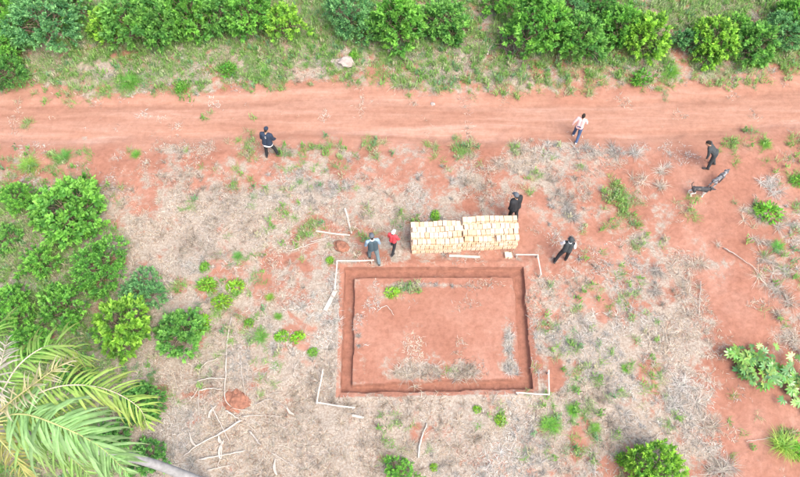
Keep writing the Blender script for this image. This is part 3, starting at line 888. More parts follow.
for c_ in range(ncol):
    right = c_ >= 11
    for r_ in range(nrow):
        lay = (5, 6, 6, 6)[r_] if not right else (5, 6, 6, 7)[r_]
        if rb.random() < .03: lay -= 1
        if r_ == 0 and rb.random() < .06: lay -= 1
        for l_ in range(lay):
            x = (c_ + .5) * px_ + rb.gauss(0, .005) + (.03 if right else -.01) + .035 * math.sin(r_ * 2.3 + l_ * 1.9)
            y = (r_ + .5) * py_ + rb.gauss(0, .004) + (.014 * math.sin(l_ * 2.1)) + (.05 if right else 0) + .014 * math.sin(c_ * .7 + r_)
            z = (l_ + .5) * pz_
            rot = (rb.gauss(0, .015), rb.gauss(0, .015), rb.gauss(0, .025))
            vis = l_ == lay - 1 or r_ == 0 or (r_ == 3 and right and l_ == lay - 2) or (r_ == 1 and l_ == lay - 2) or (c_ in (0, ncol - 1) and r_ < 6)
            if vis and count < 298:
                b_ = link('brick', BM, parent=ST, loc=(x, y, z)); b_.rotation_euler = rot
                b_.scale = (rb.uniform(.97, 1.02), rb.uniform(.96, 1.03), rb.uniform(.97, 1.02)); count += 1
            else: rest.append(((x, y, z), rot))
VV, FF = [], []
for (p, rot) in rest:
    M = Matrix.Translation(p) @ Euler(rot).to_matrix().to_4x4()
    b0 = len(VV)
    for sx in (-1, 1):
        for sy in (-1, 1):
            for sz in (-1, 1): VV.append(tuple(M @ Vector((sx * .066, sy * .091, sz * .064))))
    for q in ((0, 1, 3, 2), (4, 6, 7, 5), (0, 4, 5, 1), (2, 3, 7, 6), (0, 2, 6, 4), (1, 5, 7, 3)): FF.append(tuple(b0 + k for k in q))
o = link('inner_bricks', pyd('inner_bricks', VV, FF), MATS['clay'], ST); o['kind'] = 'stuff'
def loose_brick(px, py, rz, label, tilt=0.0):
    o = link('brick', BM, loc=P(px, py, .068)); o.rotation_euler = (tilt, 0, rz)
    tag(o, label, 'brick')
loose_brick(506.5, 256, .1, 'single clay brick lying in front of the right end of the stack')
loose_brick(509.5, 256.5, .2, 'second clay brick beside the single one in front of the stack')

# ------------------------------------------------------------------ batter boards and planks
def board_mesh(name, a, b_, w_=.07, h_=.02, parent=None, org=None, mat='white_board'):
    d = b_ - a; L = d.length
    bm = bmesh.new(); bmesh.ops.create_cube(bm, size=1.0)
    for v in bm.verts: v.co = Vector((v.co.x * L, v.co.y * w_, v.co.z * h_))
    bmesh.ops.subdivide_edges(bm, edges=[e for e in bm.edges if abs((e.verts[0].co - e.verts[1].co).x) > L * .5], cuts=4)
    for v in bm.verts: v.co.y += .008 * math.sin(v.co.x * 5 + L * 9); v.co.z += .004 * math.sin(v.co.x * 7)
    me = bpy.data.meshes.new(name); bm.to_mesh(me); bm.free()
    o = link(name, me, MATS[mat], parent, (a + b_) / 2 - (org if org is not None else Vector()))
    o.rotation_euler = d.to_track_quat('X', 'Z').to_euler()
    return o
def batter(corner, ends, label):
    c_ = P(*corner); root = empty('batter_board', c_); tag(root, label, 'batter board', 'corner boards set out around the trench')
    for i, e in enumerate(ends):
        z = .24 + .028 * i
        a = G(*corner, c_.z + z); q = G(*e, c_.z + z)
        board_mesh('board', a, q, .042, .02, root, c_)
        s = q.lerp(a, .06); s.z = c_.z
        st = board_mesh('stake', Vector((s.x, s.y, c_.z - .15)), Vector((s.x, s.y, c_.z + z - .014)), .045, .04, root, c_)
    a = G(*corner, c_.z + .2)
    board_mesh('stake', Vector((a.x, a.y, c_.z - .15)), Vector((a.x, a.y, c_.z + .225)), .045, .045, root, c_)
batter((337, 261), ((374, 260.5), (335, 290)), 'white L-shaped corner board at the top left of the trench')
batter((538, 255), ((516, 254.5), (541, 275)), 'white L-shaped corner board at the top right of the trench, by the bricks')
batter((549, 394.5), ((516, 393), (549, 370)), 'white L-shaped corner board at the bottom right of the trench')
batter((317, 403), ((355, 408), (323, 369)), 'white L-shaped corner board at the bottom left of the trench')
def plank(p0, p1, label, w_=.08, mat='white_board', dz=.045):
    a, b_ = P(*p0, dz=dz), P(*p1, dz=dz)
    o = board_mesh('plank', a, b_, w_, .03, None, None, mat)
    tag(o, label, 'plank', 'loose planks around the trench')
plank((449, 256.5), (480, 257.5), 'pale plank lying between the brick stack and the trench')
plank((336, 291), (325, 311), 'grey weathered plank lying off the trench upper left side', .13, 'bleached_wood')
plank((352, 416), (364, 418), 'short pale plank lying under the lower left corner board', .07, 'bleached_wood')
plank((345, 209), (352, 234), 'pale thin plank lying behind the blue-shirted person', .06)
plank((316, 232), (350, 236), 'pale thin plank pointing at the blue-shirted person from the left', .05)

# ------------------------------------------------------------------ sticks, dead palm pieces, rocks
SG = 'dead branches and palm debris on the straw'
BW = 'bleached_wood'
for a in [
    ('stick', [(290, 252), (305, 247), (327, 240)], .02, .012, BW, 'thin bleached stick pointing at the red stone from the left'),
    ('stick', [(311, 243), (322, 240), (329, 238)], .022, .015, BW, 'short bleached stick left of the red stone, overlapping a longer one'),
    ('stick', [(259, 186), (272, 187), (286, 186)], .02, .01, 'grey_wood', 'grey stick lying below the person in the striped jacket'),
    ('stick', [(227, 357), (226, 378), (226, 400), (235, 409), (247, 411)], .03, .015, BW, 'long hooked bleached stalk curling round the red soil mound'),
    ('stick', [(232, 318), (228, 340), (227, 356)], .02, .02, BW, 'straight pale stalk in the straw above the hooked one'),
    ('stick', [(241, 360), (243, 380), (246, 396)], .016, .01, BW, 'thin stalk passing right of the red soil mound'),
    ('stick', [(218, 359), (206, 364), (200, 372), (200, 380)], .02, .012, BW, 'small curved stalk nearest the green round shrub'),
    ('stick', [(197, 382), (210, 379), (226, 379)], .03, .018, BW, 'thick pale stalk ending against the hooked one'),
    ('stick', [(200, 391), (212, 389), (222, 390)], .03, .018, BW, 'short pale stalk just below the thick one'),
    ('stick', [(200, 390), (199, 402), (200, 416)], .016, .01, BW, 'thin upright stalk at the left of the debris'),
    ('stick', [(212, 407), (221, 424), (230, 442)], .028, .014, BW, 'pale stalk slanting down right in the middle of the debris'),
    ('stick', [(241, 421), (222, 433), (198, 446), (184, 457)], .045, .02, BW, 'longest pale stem slanting down left across the debris'),
    ('stick', [(242, 417), (262, 416), (280, 417)], .018, .01, BW, 'thin stick lying level right of the red soil mound'),
    ('stick', [(226, 411), (234, 416), (243, 422)], .03, .02, BW, 'short thick stick under the red soil mound'),
    ('stick', [(200, 460), (222, 456), (246, 451)], .035, .02, BW, 'straight pale stem near the bottom of the debris'),
    ('stick', [(222, 446), (222, 456), (219, 466), (224, 474)], .022, .014, BW, 'wavy pale stalk crossing the straight stem near the bottom'),
    ('stick', [(208, 471), (220, 468), (230, 466)], .022, .014, BW, 'short pale stem at the bottom edge of the debris'),
    ('stick', [(190, 402), (196, 394), (200, 386)], .018, .012, BW, 'small slanted stalk at the far left of the debris'),
    ('stick', [(173, 432), (174, 446), (172, 460)], .016, .01, 'grey_wood', 'thin grey stick near the palm trunk'),
    ('stick', [(250, 432), (256, 439), (261, 446)], .05, .035, 'grey_wood', 'short dark grey log in the straw right of the debris'),
    ('stick', [(256, 405), (270, 400), (283, 406), (289, 412)], .018, .012, 'grey_wood', 'thin arched grey twig right of the red soil mound'),
    ('stick', [(272, 453), (284, 461), (296, 468)], .016, .01, BW, 'thin twig near the bottom edge right of the debris'),
    ('stick', [(418, 458), (421, 440), (427, 424)], .045, .03, BW, 'pale stick standing out in the straw above the bottom centre shrub'),
    ('stick', [(723, 249), (738, 258), (757, 272)], .03, .012, 'grey_wood', 'long reddish-grey stick on the bare soil at right'),
    ('stick', [(700, 282), (699, 300), (698, 318)], .018, .01, BW, 'thin pale stalk along the edge of the bare path at right'),
    ('stick', [(745, 442), (760, 440), (776, 437)], .012, .008, BW, 'thin pale stalk lying against the large grass tussock'),
    ('stick', [(378, 311), (387, 307), (394, 316)], .018, .01, BW, 'crooked twig on the bare pad inside the trench'),
    ('stick', [(452, 384), (458, 380), (464, 383)], .015, .01, BW, 'short twig near the lower edge of the bare pad'),
    ('stick', [(500, 62), (512, 54), (524, 46)], .025, .012, BW, 'pale branch sticking out of the dark brush pile'),
    ('stick', [(508, 68), (513, 62), (518, 54)], .022, .012, BW, 'lower pale branch leaning on the dark brush pile'),
    ('stick', [(487, 56), (489, 50), (494, 44)], .05, .03, BW, 'short bleached stump piece left of the dark brush pile'),
    ('stick', [(50, 42), (55, 35), (60, 36)], .03, .015, BW, 'pale branch under the large bluish-green shrub, top left'),
    ('stick', [(25, 78), (38, 74), (52, 73)], .022, .012, 'grey_wood', 'grey stick on the verge at far left')]:
    stick(a[0], a[1], a[2], a[3], a[4], a[5], 'stick', SG)
# dry sheaths: little white boat-shaped husks
def husk(px, py, L, w_, rz, label):
    w_ *= .55
    VV, FF = [], []
    n, m_ = 9, 5
    for i in range(n):
        u = i / (n - 1)
        ww = w_ * math.sin(math.pi * min(1, .12 + u * .88)) ** .8 * (1 - .3 * u)
        for j in range(m_):
            a = (j / (m_ - 1) - .5) * 2
            VV.append(((u - .5) * L, a * ww + .04 * math.sin(u * 4), .03 + ww * .7 * a * a + .10 * (u - .4) ** 2))
    for i in range(n - 1):
        for j in range(m_ - 1):
            q = i * m_ + j; FF.append((q, q + 1, q + m_ + 1, q + m_))
    me = pyd('palm_husk', VV, FF, True)
    bm = bmesh.new(); bm.from_mesh(me); bmesh.ops.solidify(bm, geom=bm.faces[:], thickness=.012); bm.to_mesh(me); bm.free()
    o = link('palm_husk', me, MATS['white_board'], loc=P(px, py, .03)); o.rotation_euler.z = rz
    tag(o, label, 'palm husk', 'white dry husks in the debris')
husk(213, 412, .45, .09, 1.2, 'white husk at the top end of the slanting stalk')
husk(221, 440, .32, .10, 2.2, 'small white husk in the middle of the debris')
husk(222, 449, .55, .09, 1.5, 'white husk standing on the wavy stalk')
husk(276, 467, .48, .09, 1.8, 'white husk by itself near the bottom edge')
husk(290, 411, .36, .08, 2.4, 'white husk at the end of the arched grey twig')
husk(193, 440, .5, .07, 2.2, 'white husk at the left of the debris near the palm')
g = P(237, 400); lump('soil_mound', (.34, .30, .13), 'red_clod', g, 'red soil mound with crumbly top amid the palm debris', 'soil mound', seed=2, rough=.5)
g = P(341, 246.5); lump('red_stone', (.27, .19, .16), 'red_clod', g, 'orange-red stone left of the blue-shirted person', 'stone', seed=4, rz=-.3)
g = P(343, 64); lump('pale_rock', (.38, .24, .30), 'pale_stone', g, 'whitish rock on the verge above the track', 'rock', seed=6, rough=.6)
g = P(433, 104); lump('pale_stone', (.09, .08, .07), 'pale_stone', g, 'small whitish stone lying on the track', 'stone', seed=8)
# brush pile
VV, FF = [], []
g = P(512, 46)
for k in range(150):
    a = random.uniform(0, 6.28); r_ = random.gauss(0, .34)
    c_ = Vector((r_ * math.cos(a) * 1.5, r_ * math.sin(a), abs(random.gauss(.12, .12))))
    d = Vector((random.gauss(0, 1), random.gauss(0, 1), random.gauss(0, .3))).normalized() * random.uniform(.2, .6)
    tube_into(VV, FF, [c_ - d, c_ + Vector((random.gauss(0, .05), random.gauss(0, .05), random.gauss(0, .05))), c_ + d], random.uniform(.008, .018), .005, 4)
o = link('brush_pile', pyd('brush_pile', VV, FF), MATS['dark_twig'], loc=g); tag(o, 'dark tangled brush pile left of the tall bright green shrub', 'brush pile')

# ------------------------------------------------------------------ cut branch with broad leaves, right side
def palmate(seed):
    rnd = random.Random(seed); VV, FF, CC = [], [], []
    for k in range(7):
        a = R(-105 + 35 * k); L = 1.0 - .05 * abs(k - 3) ** 1.6; w_ = .15
        prof = ((.05, .15), (.3, .7), (.6, 1.0), (.85, .6), (1.0, .05))
        b0 = len(VV); bend = rnd.uniform(-.25, .0)
        d = Vector((math.cos(a), math.sin(a), 0)); s = Vector((-d.y, d.x, 0))
        cc_ = [c_ * rnd.uniform(.8, 1.2) for c_ in (.17, .30, .085)]
        for u, ww in prof:
            z = bend * u * u + .10 * u
            VV += [d * L * u - s * w_ * ww + Vector((0, 0, z + .03 * ww)), d * L * u + Vector((0, 0, z)), d * L * u + s * w_ * ww + Vector((0, 0, z + .03 * ww))]
            CC += [cc_] * 3
        for q in range(4):
            for e in (0, 1):
                j = b0 + q * 3 + e; FF.append((j, j + 1, j + 4, j + 3))
    me = pyd('leaf', VV, FF, True, CC); me.materials.append(MATS['glossy_leaf'])
    return me
PL = [palmate(k) for k in range(4)]
FBp = P(812, 390)
fb = empty('cut_branch', FBp); tag(fb, 'cut leafy branch with broad glossy lobed leaves lying on bare soil at right', 'branch')
line = [P(*p, dz=z) - FBp for p, z in (((812, 390), .10), ((790, 383), .22), ((768, 376), .3), ((748, 366), .3), ((736, 360), .25))]
VV, FF = [], []
LN = catmull(line, 6); tube_into(VV, FF, LN, .03, .012, 6, .08)
side = []
for (i, e) in ((10, (735, 375)), (12, (760, 352)), (8, (792, 362)), (5, (785, 396)), (16, (742, 350)), (3, (800, 398)), (14, (752, 380))):
    q = [LN[i], (LN[i] + P(*e, dz=.2) - FBp) / 2 + Vector((0, 0, .08)), P(*e, dz=.16) - FBp]
    q = catmull(q, 4); side.append(q); tube_into(VV, FF, q, .014, .006, 5)
link('stem', pyd('stem', VV, FF, True), MATS['stem_green'], fb)
rl = random.Random(9)
spots = []
for q in side:
    for k in range(9):
        spots.append(q[min(len(q) - 1, 2 + k * (len(q) - 2) // 8)])
for k in range(24): spots.append(LN[min(len(LN) - 1, 2 + k)]); spots.append(LN[min(len(LN) - 1, 4 + k)])
for k in range(10): spots.append(LN[-1 - rl.randrange(6)])
for k, p in enumerate(spots):
    a = rl.uniform(0, 6.28); rr = rl.uniform(.05, .36)
    o = link('leaf', PL[k % 4], parent=fb, loc=p + Vector((math.cos(a) * rr, math.sin(a) * rr, rl.uniform(-.05, .2))))
    s_ = rl.uniform(.15, .26); o.scale = (s_, s_, s_); o.rotation_euler = (rl.gauss(0, .4), rl.gauss(0, .4), a + rl.gauss(0, .5))
    o.color = (*random.choice(((.8, .95, .9), (1.0, 1.1, .8), (.65, .85, 1.0), (1.25, 1.2, 1.1))), 1)

# ------------------------------------------------------------------ people and dogs: capsule skeletons fused into one skin
def ball_pts(c_, r, n=10, m_=6):
    out = []
    for j in range(m_ + 1):
        th = math.pi * j / m_
        for i in range(n):
            a = 2 * math.pi * i / n
            out.append(c_ + Vector((r * math.sin(th) * math.cos(a), r * math.sin(th) * math.sin(a), r * math.cos(th))))
    return out
def fuse(name, caps, voxel, smooth=4):
    """closed tapered capsules -> one continuous voxel skin"""
    bm = bmesh.new()
    for (a, ra, b_, rb_) in caps:
        pts = ball_pts(Vector(a), ra) + ball_pts(Vector(b_), rb_)
        vs = [bm.verts.new(p) for p in pts]
        res = bmesh.ops.convex_hull(bm, input=vs)
        junk = list({g_ for g_ in res['geom_interior'] + res['geom_unused'] if isinstance(g_, bmesh.types.BMVert)})
        if junk: bmesh.ops.delete(bm, geom=junk, context='VERTS')
    me = bpy.data.meshes.new(name); bm.to_mesh(me); bm.free()
    o = bpy.data.objects.new('tmp', me); COL.objects.link(o)
    md = o.modifiers.new('r', 'REMESH'); md.mode = 'VOXEL'; md.voxel_size = voxel; md.use_smooth_shade = True
    ms = o.modifiers.new('s', 'SMOOTH'); ms.factor = .5; ms.iterations = smooth
    dg = bpy.context.evaluated_depsgraph_get(); dg.update()
    out = bpy.data.meshes.new_from_object(o.evaluated_get(dg))
    bpy.data.objects.remove(o)
    out.name = name
    for p in out.polygons: p.use_smooth = True
    out.materials.clear()
    return out
def rotv(v, rx=0.0, ry=0.0): return Euler((rx, ry, 0)).to_matrix() @ Vector(v)
def person(foot, heading, label, h=1.70, lean=5, legs=((18, 4, 10), (-16, 4, 22)), arms=((15, 12, 25), (-10, 12, 20)),
           head=(10, 0), top='black_cloth', sleeve=None, long_sleeve=True, bottom='black_cloth', shoes='shoe', hat=None, extra=(), bulk=1.0):
    """local frame: +y forward, +x right; legs (forward deg, outward deg, knee bend), arms (forward, outward, elbow bend)"""
    k = h / 1.70 * 0.82          # survey units are a little over a metre
    pel = Vector((0, 0, 0))
    T = Euler((R(-lean), 0, 0)).to_matrix()
    waist = T @ Vector((0, 0, .16)); chest = T @ Vector((0, 0.01, .36)); neck = T @ Vector((0, 0, .53))
    HM = Euler((R(-lean * .5 - head[0]), 0, R(head[1]))).to_matrix()
    hc = neck + HM @ Vector((0, .02, .135))
    J = {}
    for i, sg in enumerate((-1, 1)):
        f, o_, kb = legs[i]
        hip = Vector((sg * .09, 0, -.04))
        d1 = Euler((R(f), R(-sg * o_), 0)).to_matrix() @ Vector((0, 0, -1))
        d2 = Euler((R(f - kb), R(-sg * o_ * .6), 0)).to_matrix() @ Vector((0, 0, -1))
        kn = hip + d1 * .41; an = kn + d2 * .41
        J['hip', sg], J['kn', sg], J['an', sg] = hip, kn, an
        fwd = Euler((R((f - kb) * .5), 0, R(-sg * 8))).to_matrix() @ Vector((0, 1, 0))
        J['toe', sg] = an + fwd * .17 + Vector((0, 0, -.045)); J['heel', sg] = an - fwd * .045 + Vector((0, 0, -.045))
        f, o_, eb = arms[i]
        sh = neck + T @ Vector((sg * .185, 0, -.065))
        d1 = T @ (Euler((R(f), R(-sg * o_), 0)).to_matrix() @ Vector((0, 0, -1)))
        d2 = T @ (Euler((R(f + eb), R(-sg * o_ * .3), 0)).to_matrix() @ Vector((0, 0, -1)))
        el = sh + d1 * .29; wr = el + d2 * .25
        J['sh', sg], J['el', sg], J['wr', sg], J['hd', sg] = sh, el, wr, d2
    low = min(min(J['toe', s].z, J['heel', s].z) for s in (-1, 1)) - .035
    B_ = bulk
    def body_caps():
        c_ = []
        for s in (-1, 1):
            c_ += [(J['hip', s], .085, J['kn', s], .055), (J['kn', s], .055, J['an', s], .038), (J['heel', s], .035, J['toe', s], .032), (J['an', s], .036, J['heel', s], .035),
                   (neck + T @ Vector((s * .06, 0, -.03)), .05, J['sh', s], .058), (J['sh', s], .055, J['el', s], .042), (J['el', s], .042, J['wr', s], .027),
                   (chest + T @ Vector((s * .07, 0, .04)), .098, waist + T @ Vector((s * .05, 0, 0)), .088), (waist + T @ Vector((s * .05, 0, 0)), .088, Vector((s * .06, 0, 0)), .10)]
            d = J['hd', s].normalized(); x_ = T @ Vector((1, 0, 0)); x_ = (x_ - d * x_.dot(d)).normalized(); nrm = d.cross(x_)
            pal_ = J['wr', s] + d * .075
            y_ = nrm * (1 if nrm.y > 0 else -1)
            c_ += [(J['wr', s], .026, pal_ + y_ * .02, .022), (J['wr', s], .026, pal_ - y_ * .02, .022)]
            inn = x_ * (-s)
            for q, (off, Lf) in enumerate(((.033, .070), (.011, .080), (-.011, .074), (-.033, .058))):
                a = pal_ + y_ * off; m_ = a + (d + inn * .25).normalized() * Lf * .55; e_ = m_ + (d + inn * .8).normalized() * Lf * .45
                c_ += [(a, .0105, m_, .0100), (m_, .0100, e_, .0085)]
            a = J['wr', s] + d * .025 + y_ * .024; m_ = a + (d * .6 + y_ * .8).normalized() * .042; e_ = m_ + (d + y_ * .25).normalized() * .034
            c_ += [(a, .013, m_, .0115), (m_, .0115, e_, .0095)]
        c_ += [(neck + T @ Vector((0, 0, -.04)), .058, hc + HM @ Vector((0, -.01, -.05)), .052), (hc + HM @ Vector((0, -.022, .03)), .088, hc + HM @ Vector((0, .012, .02)), .082),
               (hc + HM @ Vector((0, .0, .02)), .078, hc + HM @ Vector((0, .045, -.075)), .042), (hc + HM @ Vector((0, .085, .0)), .010, hc + HM @ Vector((0, .102, -.028)), .014)]
        for s in (-1, 1): c_.append((hc + HM @ Vector((s * .084, -.01, .015)), .014, hc + HM @ Vector((s * .080, -.005, -.02)), .011))
        return c_
    root = empty('person', (foot.x, foot.y, foot.z - low * k), heading, (k, k, k))
    tag(root, label, 'person', 'people on the building plot')
    link('body', fuse('body', body_caps(), .0085, 3), MATS['skin'], root)
    tc_ = []
    for s in (-1, 1):
        tc_ += [(chest + T @ Vector((s * .075 * B_, 0, .05)), .112 * B_, waist + T @ Vector((s * .06 * B_, 0, 0)), .108 * B_), (waist + T @ Vector((s * .06 * B_, 0, 0)), .108 * B_, Vector((s * .07 * B_, 0, -.03)), .118 * B_),
                (neck + T @ Vector((s * .05, 0, -.035)), .062, J['sh', s], .074 * B_)]
    sl = []
    for s in (-1, 1):
        sl.append((J['sh', s], .074 * B_, J['el', s], .057 * B_))
        if long_sleeve: sl.append((J['el', s], .057 * B_, J['wr', s] - (J['wr', s] - J['el', s]) * .08, .040 * B_))
    if sleeve and sleeve != top:
        link('shirt', fuse('shirt', tc_, .016), MATS[top], root)
        link('sleeves', fuse('sleeves', sl, .013), MATS[sleeve], root)
    else:
        link('shirt', fuse('shirt', tc_ + sl, .014), MATS[top], root)
    bc = []
    for s in (-1, 1):
        bc += [(Vector((s * .055, 0, .06)), .108, J['hip', s], .105), (J['hip', s], .105, J['kn', s], .075), (J['kn', s], .075, J['an', s] + (J['kn', s] - J['an', s]) * .06, .062)]
    link('trousers', fuse('trousers', bc, .014), MATS[bottom], root)
    for s in (-1, 1):
        link('shoe', fuse('shoe', [(J['heel', s] + Vector((0, 0, .006)), .046, J['toe', s] + Vector((0, 0, .004)), .043), (J['an', s], .046, J['heel', s], .046)], .012), MATS[shoes], root)
        ey = fuse('eye', [(hc + HM @ Vector((s * .032, .082, .018)), .011, hc + HM @ Vector((s * .033, .082, .018)), .011)], .004, 1)
        link('eye', ey, MATS['eye'], root)
    hr = [(hc + HM @ Vector((0, -.035, .045)), .088, hc + HM @ Vector((0, .012, .062)), .072), (hc + HM @ Vector((0, -.05, .03)), .075, hc + HM @ Vector((0, -.055, -.04)), .055)]
    link('hair', fuse('hair', hr, .012), MATS['hair'], root)
    if hat:
        mat, brim = hat
        hcp = [(hc + HM @ Vector((0, -.03, .06)), .098, hc + HM @ Vector((0, .008, .07)), .09)]
        ho = link('hat', fuse('hat', hcp, .012), MATS[mat], root)
        if brim == 'peak':
            pk = [(hc + HM @ Vector((x_, .09, .05)), .012, hc + HM @ Vector((x_ * .8, .165, .035)), .011) for x_ in (-.06, -.04, -.02, 0, .02, .04, .06)]
            link('peak', fuse('peak', pk, .008, 2), MATS[mat], ho)
        elif brim:
            pk = []
            for q in range(24):
                a = 2 * math.pi * q / 24
                d = Vector((math.cos(a), math.sin(a), 0))
                pk.append((hc + HM @ (d * .05 + Vector((0, -.01, .05))), .012, hc + HM @ (d * brim + Vector((0, -.01, .04))), .010))
            link('brim', fuse('brim', pk, .009, 2), MATS[mat], ho)
    for (nm, kind, mat) in extra:
        if kind == 'vest':
            v = []
            for s in (-1, 1):
                v += [(chest + T @ Vector((s * .075, -.012, .06)), .122, waist + T @ Vector((s * .065, -.012, .02)), .120), (waist + T @ Vector((s * .065, -.012, .02)), .120, Vector((s * .07, -.01, .02)), .124)]
            link(nm, fuse(nm, v, .016), MATS[mat], root)
        elif kind == 'pack':
            v = [(chest + T @ Vector((s * .09, -.17, .10)), .075, waist + T @ Vector((s * .09, -.17, -.02)), .085) for s in (-1, 0, 1)]
            link(nm, fuse(nm, v, .016), MATS[mat], root)
        elif kind == 'hem':
            v = []
            for q in range(20):
                a = 2 * math.pi * q / 20; a2 = 2 * math.pi * (q + 1) / 20
                f_ = lambda z: (Vector((math.cos(a) * .205, math.sin(a) * .145, z)), Vector((math.cos(a2) * .205, math.sin(a2) * .145, z)))
                for z in (-.115, -.085):
                    p, q2 = f_(z); v.append((p, .022, q2, .022))
            link(nm, fuse(nm, v, .012), MATS[mat], root)
        elif kind == 'stripes':
            for zz in (.02, .10):
                v = []
                for q in range(20):
                    a = 2 * math.pi * q / 20; a2 = 2 * math.pi * (q + 1) / 20
                    g_ = lambda an: chest + T @ Vector((math.cos(an) * .183, math.sin(an) * .108, zz - .06))
                    v.append((g_(a), .013, g_(a2), .013))
                link(nm, fuse(nm, v, .009), MATS[mat], root)
        elif kind == 'scarf':
            v = [(neck + T @ Vector((math.cos(a) * .06, math.sin(a) * .055, .01)), .026, neck + T @ Vector((math.cos(a + .6) * .06, math.sin(a + .6) * .055, .01)), .026) for a in [q * .6 for q in range(11)]]
            link(nm, fuse(nm, v, .012), MATS[mat], root)
    return root
HD = lambda deg: R(deg)        # heading: 0 faces away from the camera (+y), -90 faces right
person(P(271, 155), HD(-12), 'person in dark striped jacket with white hem striding at the track edge', 1.74, 10, ((-6, 4, 4), (6, 20, 6)), ((8, 12, 30), (12, 14, 40)), (35, 0),
       'navy_cloth', 'navy_cloth', True, 'black_cloth', 'shoe', ('navy_cloth', None), (('stripe', 'stripes', 'white_cloth'), ('hem', 'hem', 'white_cloth')), 1.25)
person(P(374, 259), HD(12), 'person in blue shirt and dark slate vest standing by the corner board', 1.85, 8, ((14, 5, 12), (-12, 5, 16)), ((10, 12, 25), (6, 12, 30)), (15, 0),
       'blue_cloth', None, True, 'slate_cloth', 'shoe', ('grey_cloth', 'peak'), (('vest', 'vest', 'slate_vest'), ('collar', 'scarf', 'white_cloth')))
person(P(393, 249), HD(-25), 'smaller person in red shirt and white cap beside the brick stack', 1.45, 4, ((20, 5, 10), (-18, 5, 20)), ((4, 10, 20), (10, 10, 30)), (5, 0),
       'red_cloth', None, True, 'black_cloth', 'shoe', ('white_cloth', 'peak'), (('collar', 'scarf', 'red_cloth'),))
person(P(511.5, 219), HD(35), 'person in black clothes and dark cap standing at the brick stack end', 1.88, 5, ((6, 2, 8), (-6, 2, 8)), ((4, 2, 14), (-2, 2, 12)), (12, 0),
       'black_cloth', None, True, 'black_cloth', 'shoe', ('grey_cloth', 'peak'), (), 1.32)
person(P(562, 260), HD(-15), 'person in black with wide dark hat walking right of the bricks', 1.72, 8, ((-12, 18, 4), (8, 4, 8)), ((15, 16, 30), (10, 14, 20)), (0, 0),
       'black_cloth', 'white_cloth', True, 'black_cloth', 'shoe', ('charcoal_cloth', .165), (('vest', 'vest', 'charcoal_cloth'), ('hat_tie', 'scarf', 'white_cloth')))
person(P(575, 138), HD(-25), 'person in pale pink shirt and blue jeans walking along the track', 1.60, 8, ((14, 4, 10), (-14, 4, 20)), ((-10, 22, 20), (25, 14, 40)), (5, 0),
       'pink_cloth', None, True, 'denim', 'pale_shoe', None, ())
person(P(706, 166), HD(72), 'person in charcoal clothes bending forward beside the two dogs', 1.80, 46, ((-2, 5, 4), (-14, 5, 8)), ((30, 6, 12), (22, 6, 12)), (5, 0),
       'charcoal_cloth', None, True, 'charcoal_cloth', 'shoe', None, ())
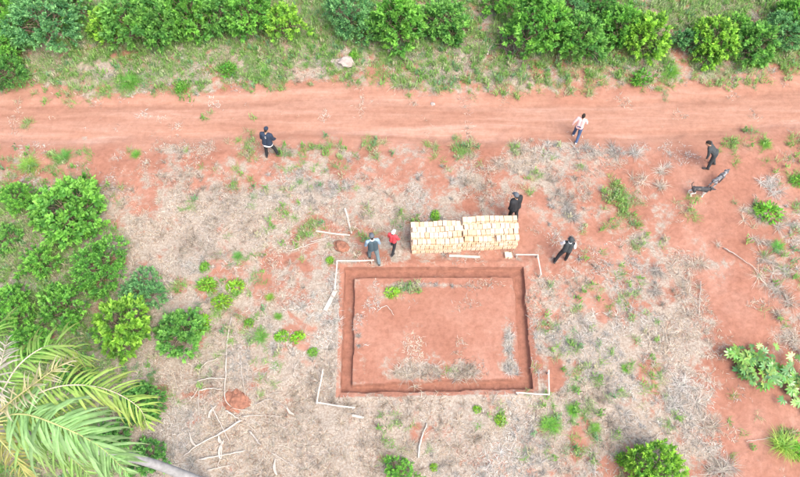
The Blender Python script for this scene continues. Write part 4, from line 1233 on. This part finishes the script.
def dog(foot, heading, label, k, colour_fn, tail_up, head_up, stride):
    """local frame: +x forward"""
    c_ = []
    Z = .46
    c_ += [((.22, 0, Z + .01), .115, (.02, 0, Z + .03), .10), ((.02, 0, Z + .03), .10, (-.24, 0, Z + .045), .082), ((.22, 0, Z - .03), .10, (.10, 0, Z - .03), .085), ((-.24, 0, Z + .045), .085, (-.28, 0, Z + .02), .08),
           ((.26, 0, Z + .05), .085, (.38, 0, Z + .10 + head_up), .06), ((.40, 0, Z + .13 + head_up), .066, (.44, 0, Z + .125 + head_up), .058), ((.45, 0, Z + .115 + head_up), .045, (.56, 0, Z + .085 + head_up), .028)]
    for s in (-1, 1):
        a = stride * s
        c_ += [((.24, s * .06, Z - .02), .062, (.22 + a * .3, s * .07, .27), .036), ((.22 + a * .3, s * .07, .27), .036, (.23 + a * .7, s * .07, .06), .024), ((.23 + a * .7, s * .07, .028), .026, (.27 + a * .7, s * .07, .024), .024),
               ((-.25, s * .05, Z + .0), .078, (-.18 - a * .3, s * .075, .30), .048), ((-.18 - a * .3, s * .075, .30), .046, (-.31 - a * .5, s * .075, .17), .028), ((-.31 - a * .5, s * .075, .17), .028, (-.28 - a * .6, s * .075, .04), .023), ((-.28 - a * .6, s * .075, .028), .026, (-.23 - a * .6, s * .075, .024), .024),
               ((.385, s * .05, Z + .175 + head_up), .026, (.36, s * .088, Z + .10 + head_up), .020)]
    tl = [(-.30, 0, Z + .06), (-.40, 0, Z + .10 + .10 * tail_up), (-.46, .01, Z + .12 + .24 * tail_up), (-.43, .02, Z + .13 + .36 * tail_up)]
    for i in range(3): c_.append((tl[i], .026 - .005 * i, tl[i + 1], .022 - .005 * i))
    me = fuse('body', c_, .011, 3)
    a = me.color_attributes.new('Col', 'FLOAT_COLOR', 'POINT')
    for i, v in enumerate(me.vertices): a.data[i].color = (*colour_fn(v.co), 1)
    k *= 0.86
    root = empty('dog', foot, heading, (k, k, k))
    tag(root, label, 'dog', 'dogs on the bare soil')
    link('body', me, MATS['fur'], root)
    for s in (-1, 1): link('eye', fuse('eye', [((.475, s * .038, Z + .145 + head_up), .009, (.477, s * .038, Z + .145 + head_up), .009)], .004, 1), MATS['eye'], root)
    link('nose', fuse('nose', [((.585, 0, Z + .088 + head_up), .014, (.59, 0, Z + .088 + head_up), .012)], .005, 1), MATS['eye'], root)
def pied(p):
    if p.z < .36 or (p.z < .42 and p.x > .12): return (.72, .68, .64)
    n_ = float(fbm(p.x * 9, p.y * 9 + p.z * 7, 1.0, 3))
    return (.03, .03, .034) if n_ < .62 else (.10, .095, .09)
def merle(p):
    n_ = float(fbm(p.x * 14 + 5, p.y * 14 + p.z * 11, 1.0, 5))
    return (.03, .032, .038) if n_ < .42 else ((.12, .125, .14) if n_ < .58 else (.24, .24, .25))
dog(P(696, 195), R(-4), 'black dog with white legs and raised tail below the bending person', 1.0, pied, 1.0, -.04, .05)
dog(P(714.5, 184), R(38), 'grey mottled dog walking up right behind the black dog', .98, merle, .1, .03, .06)
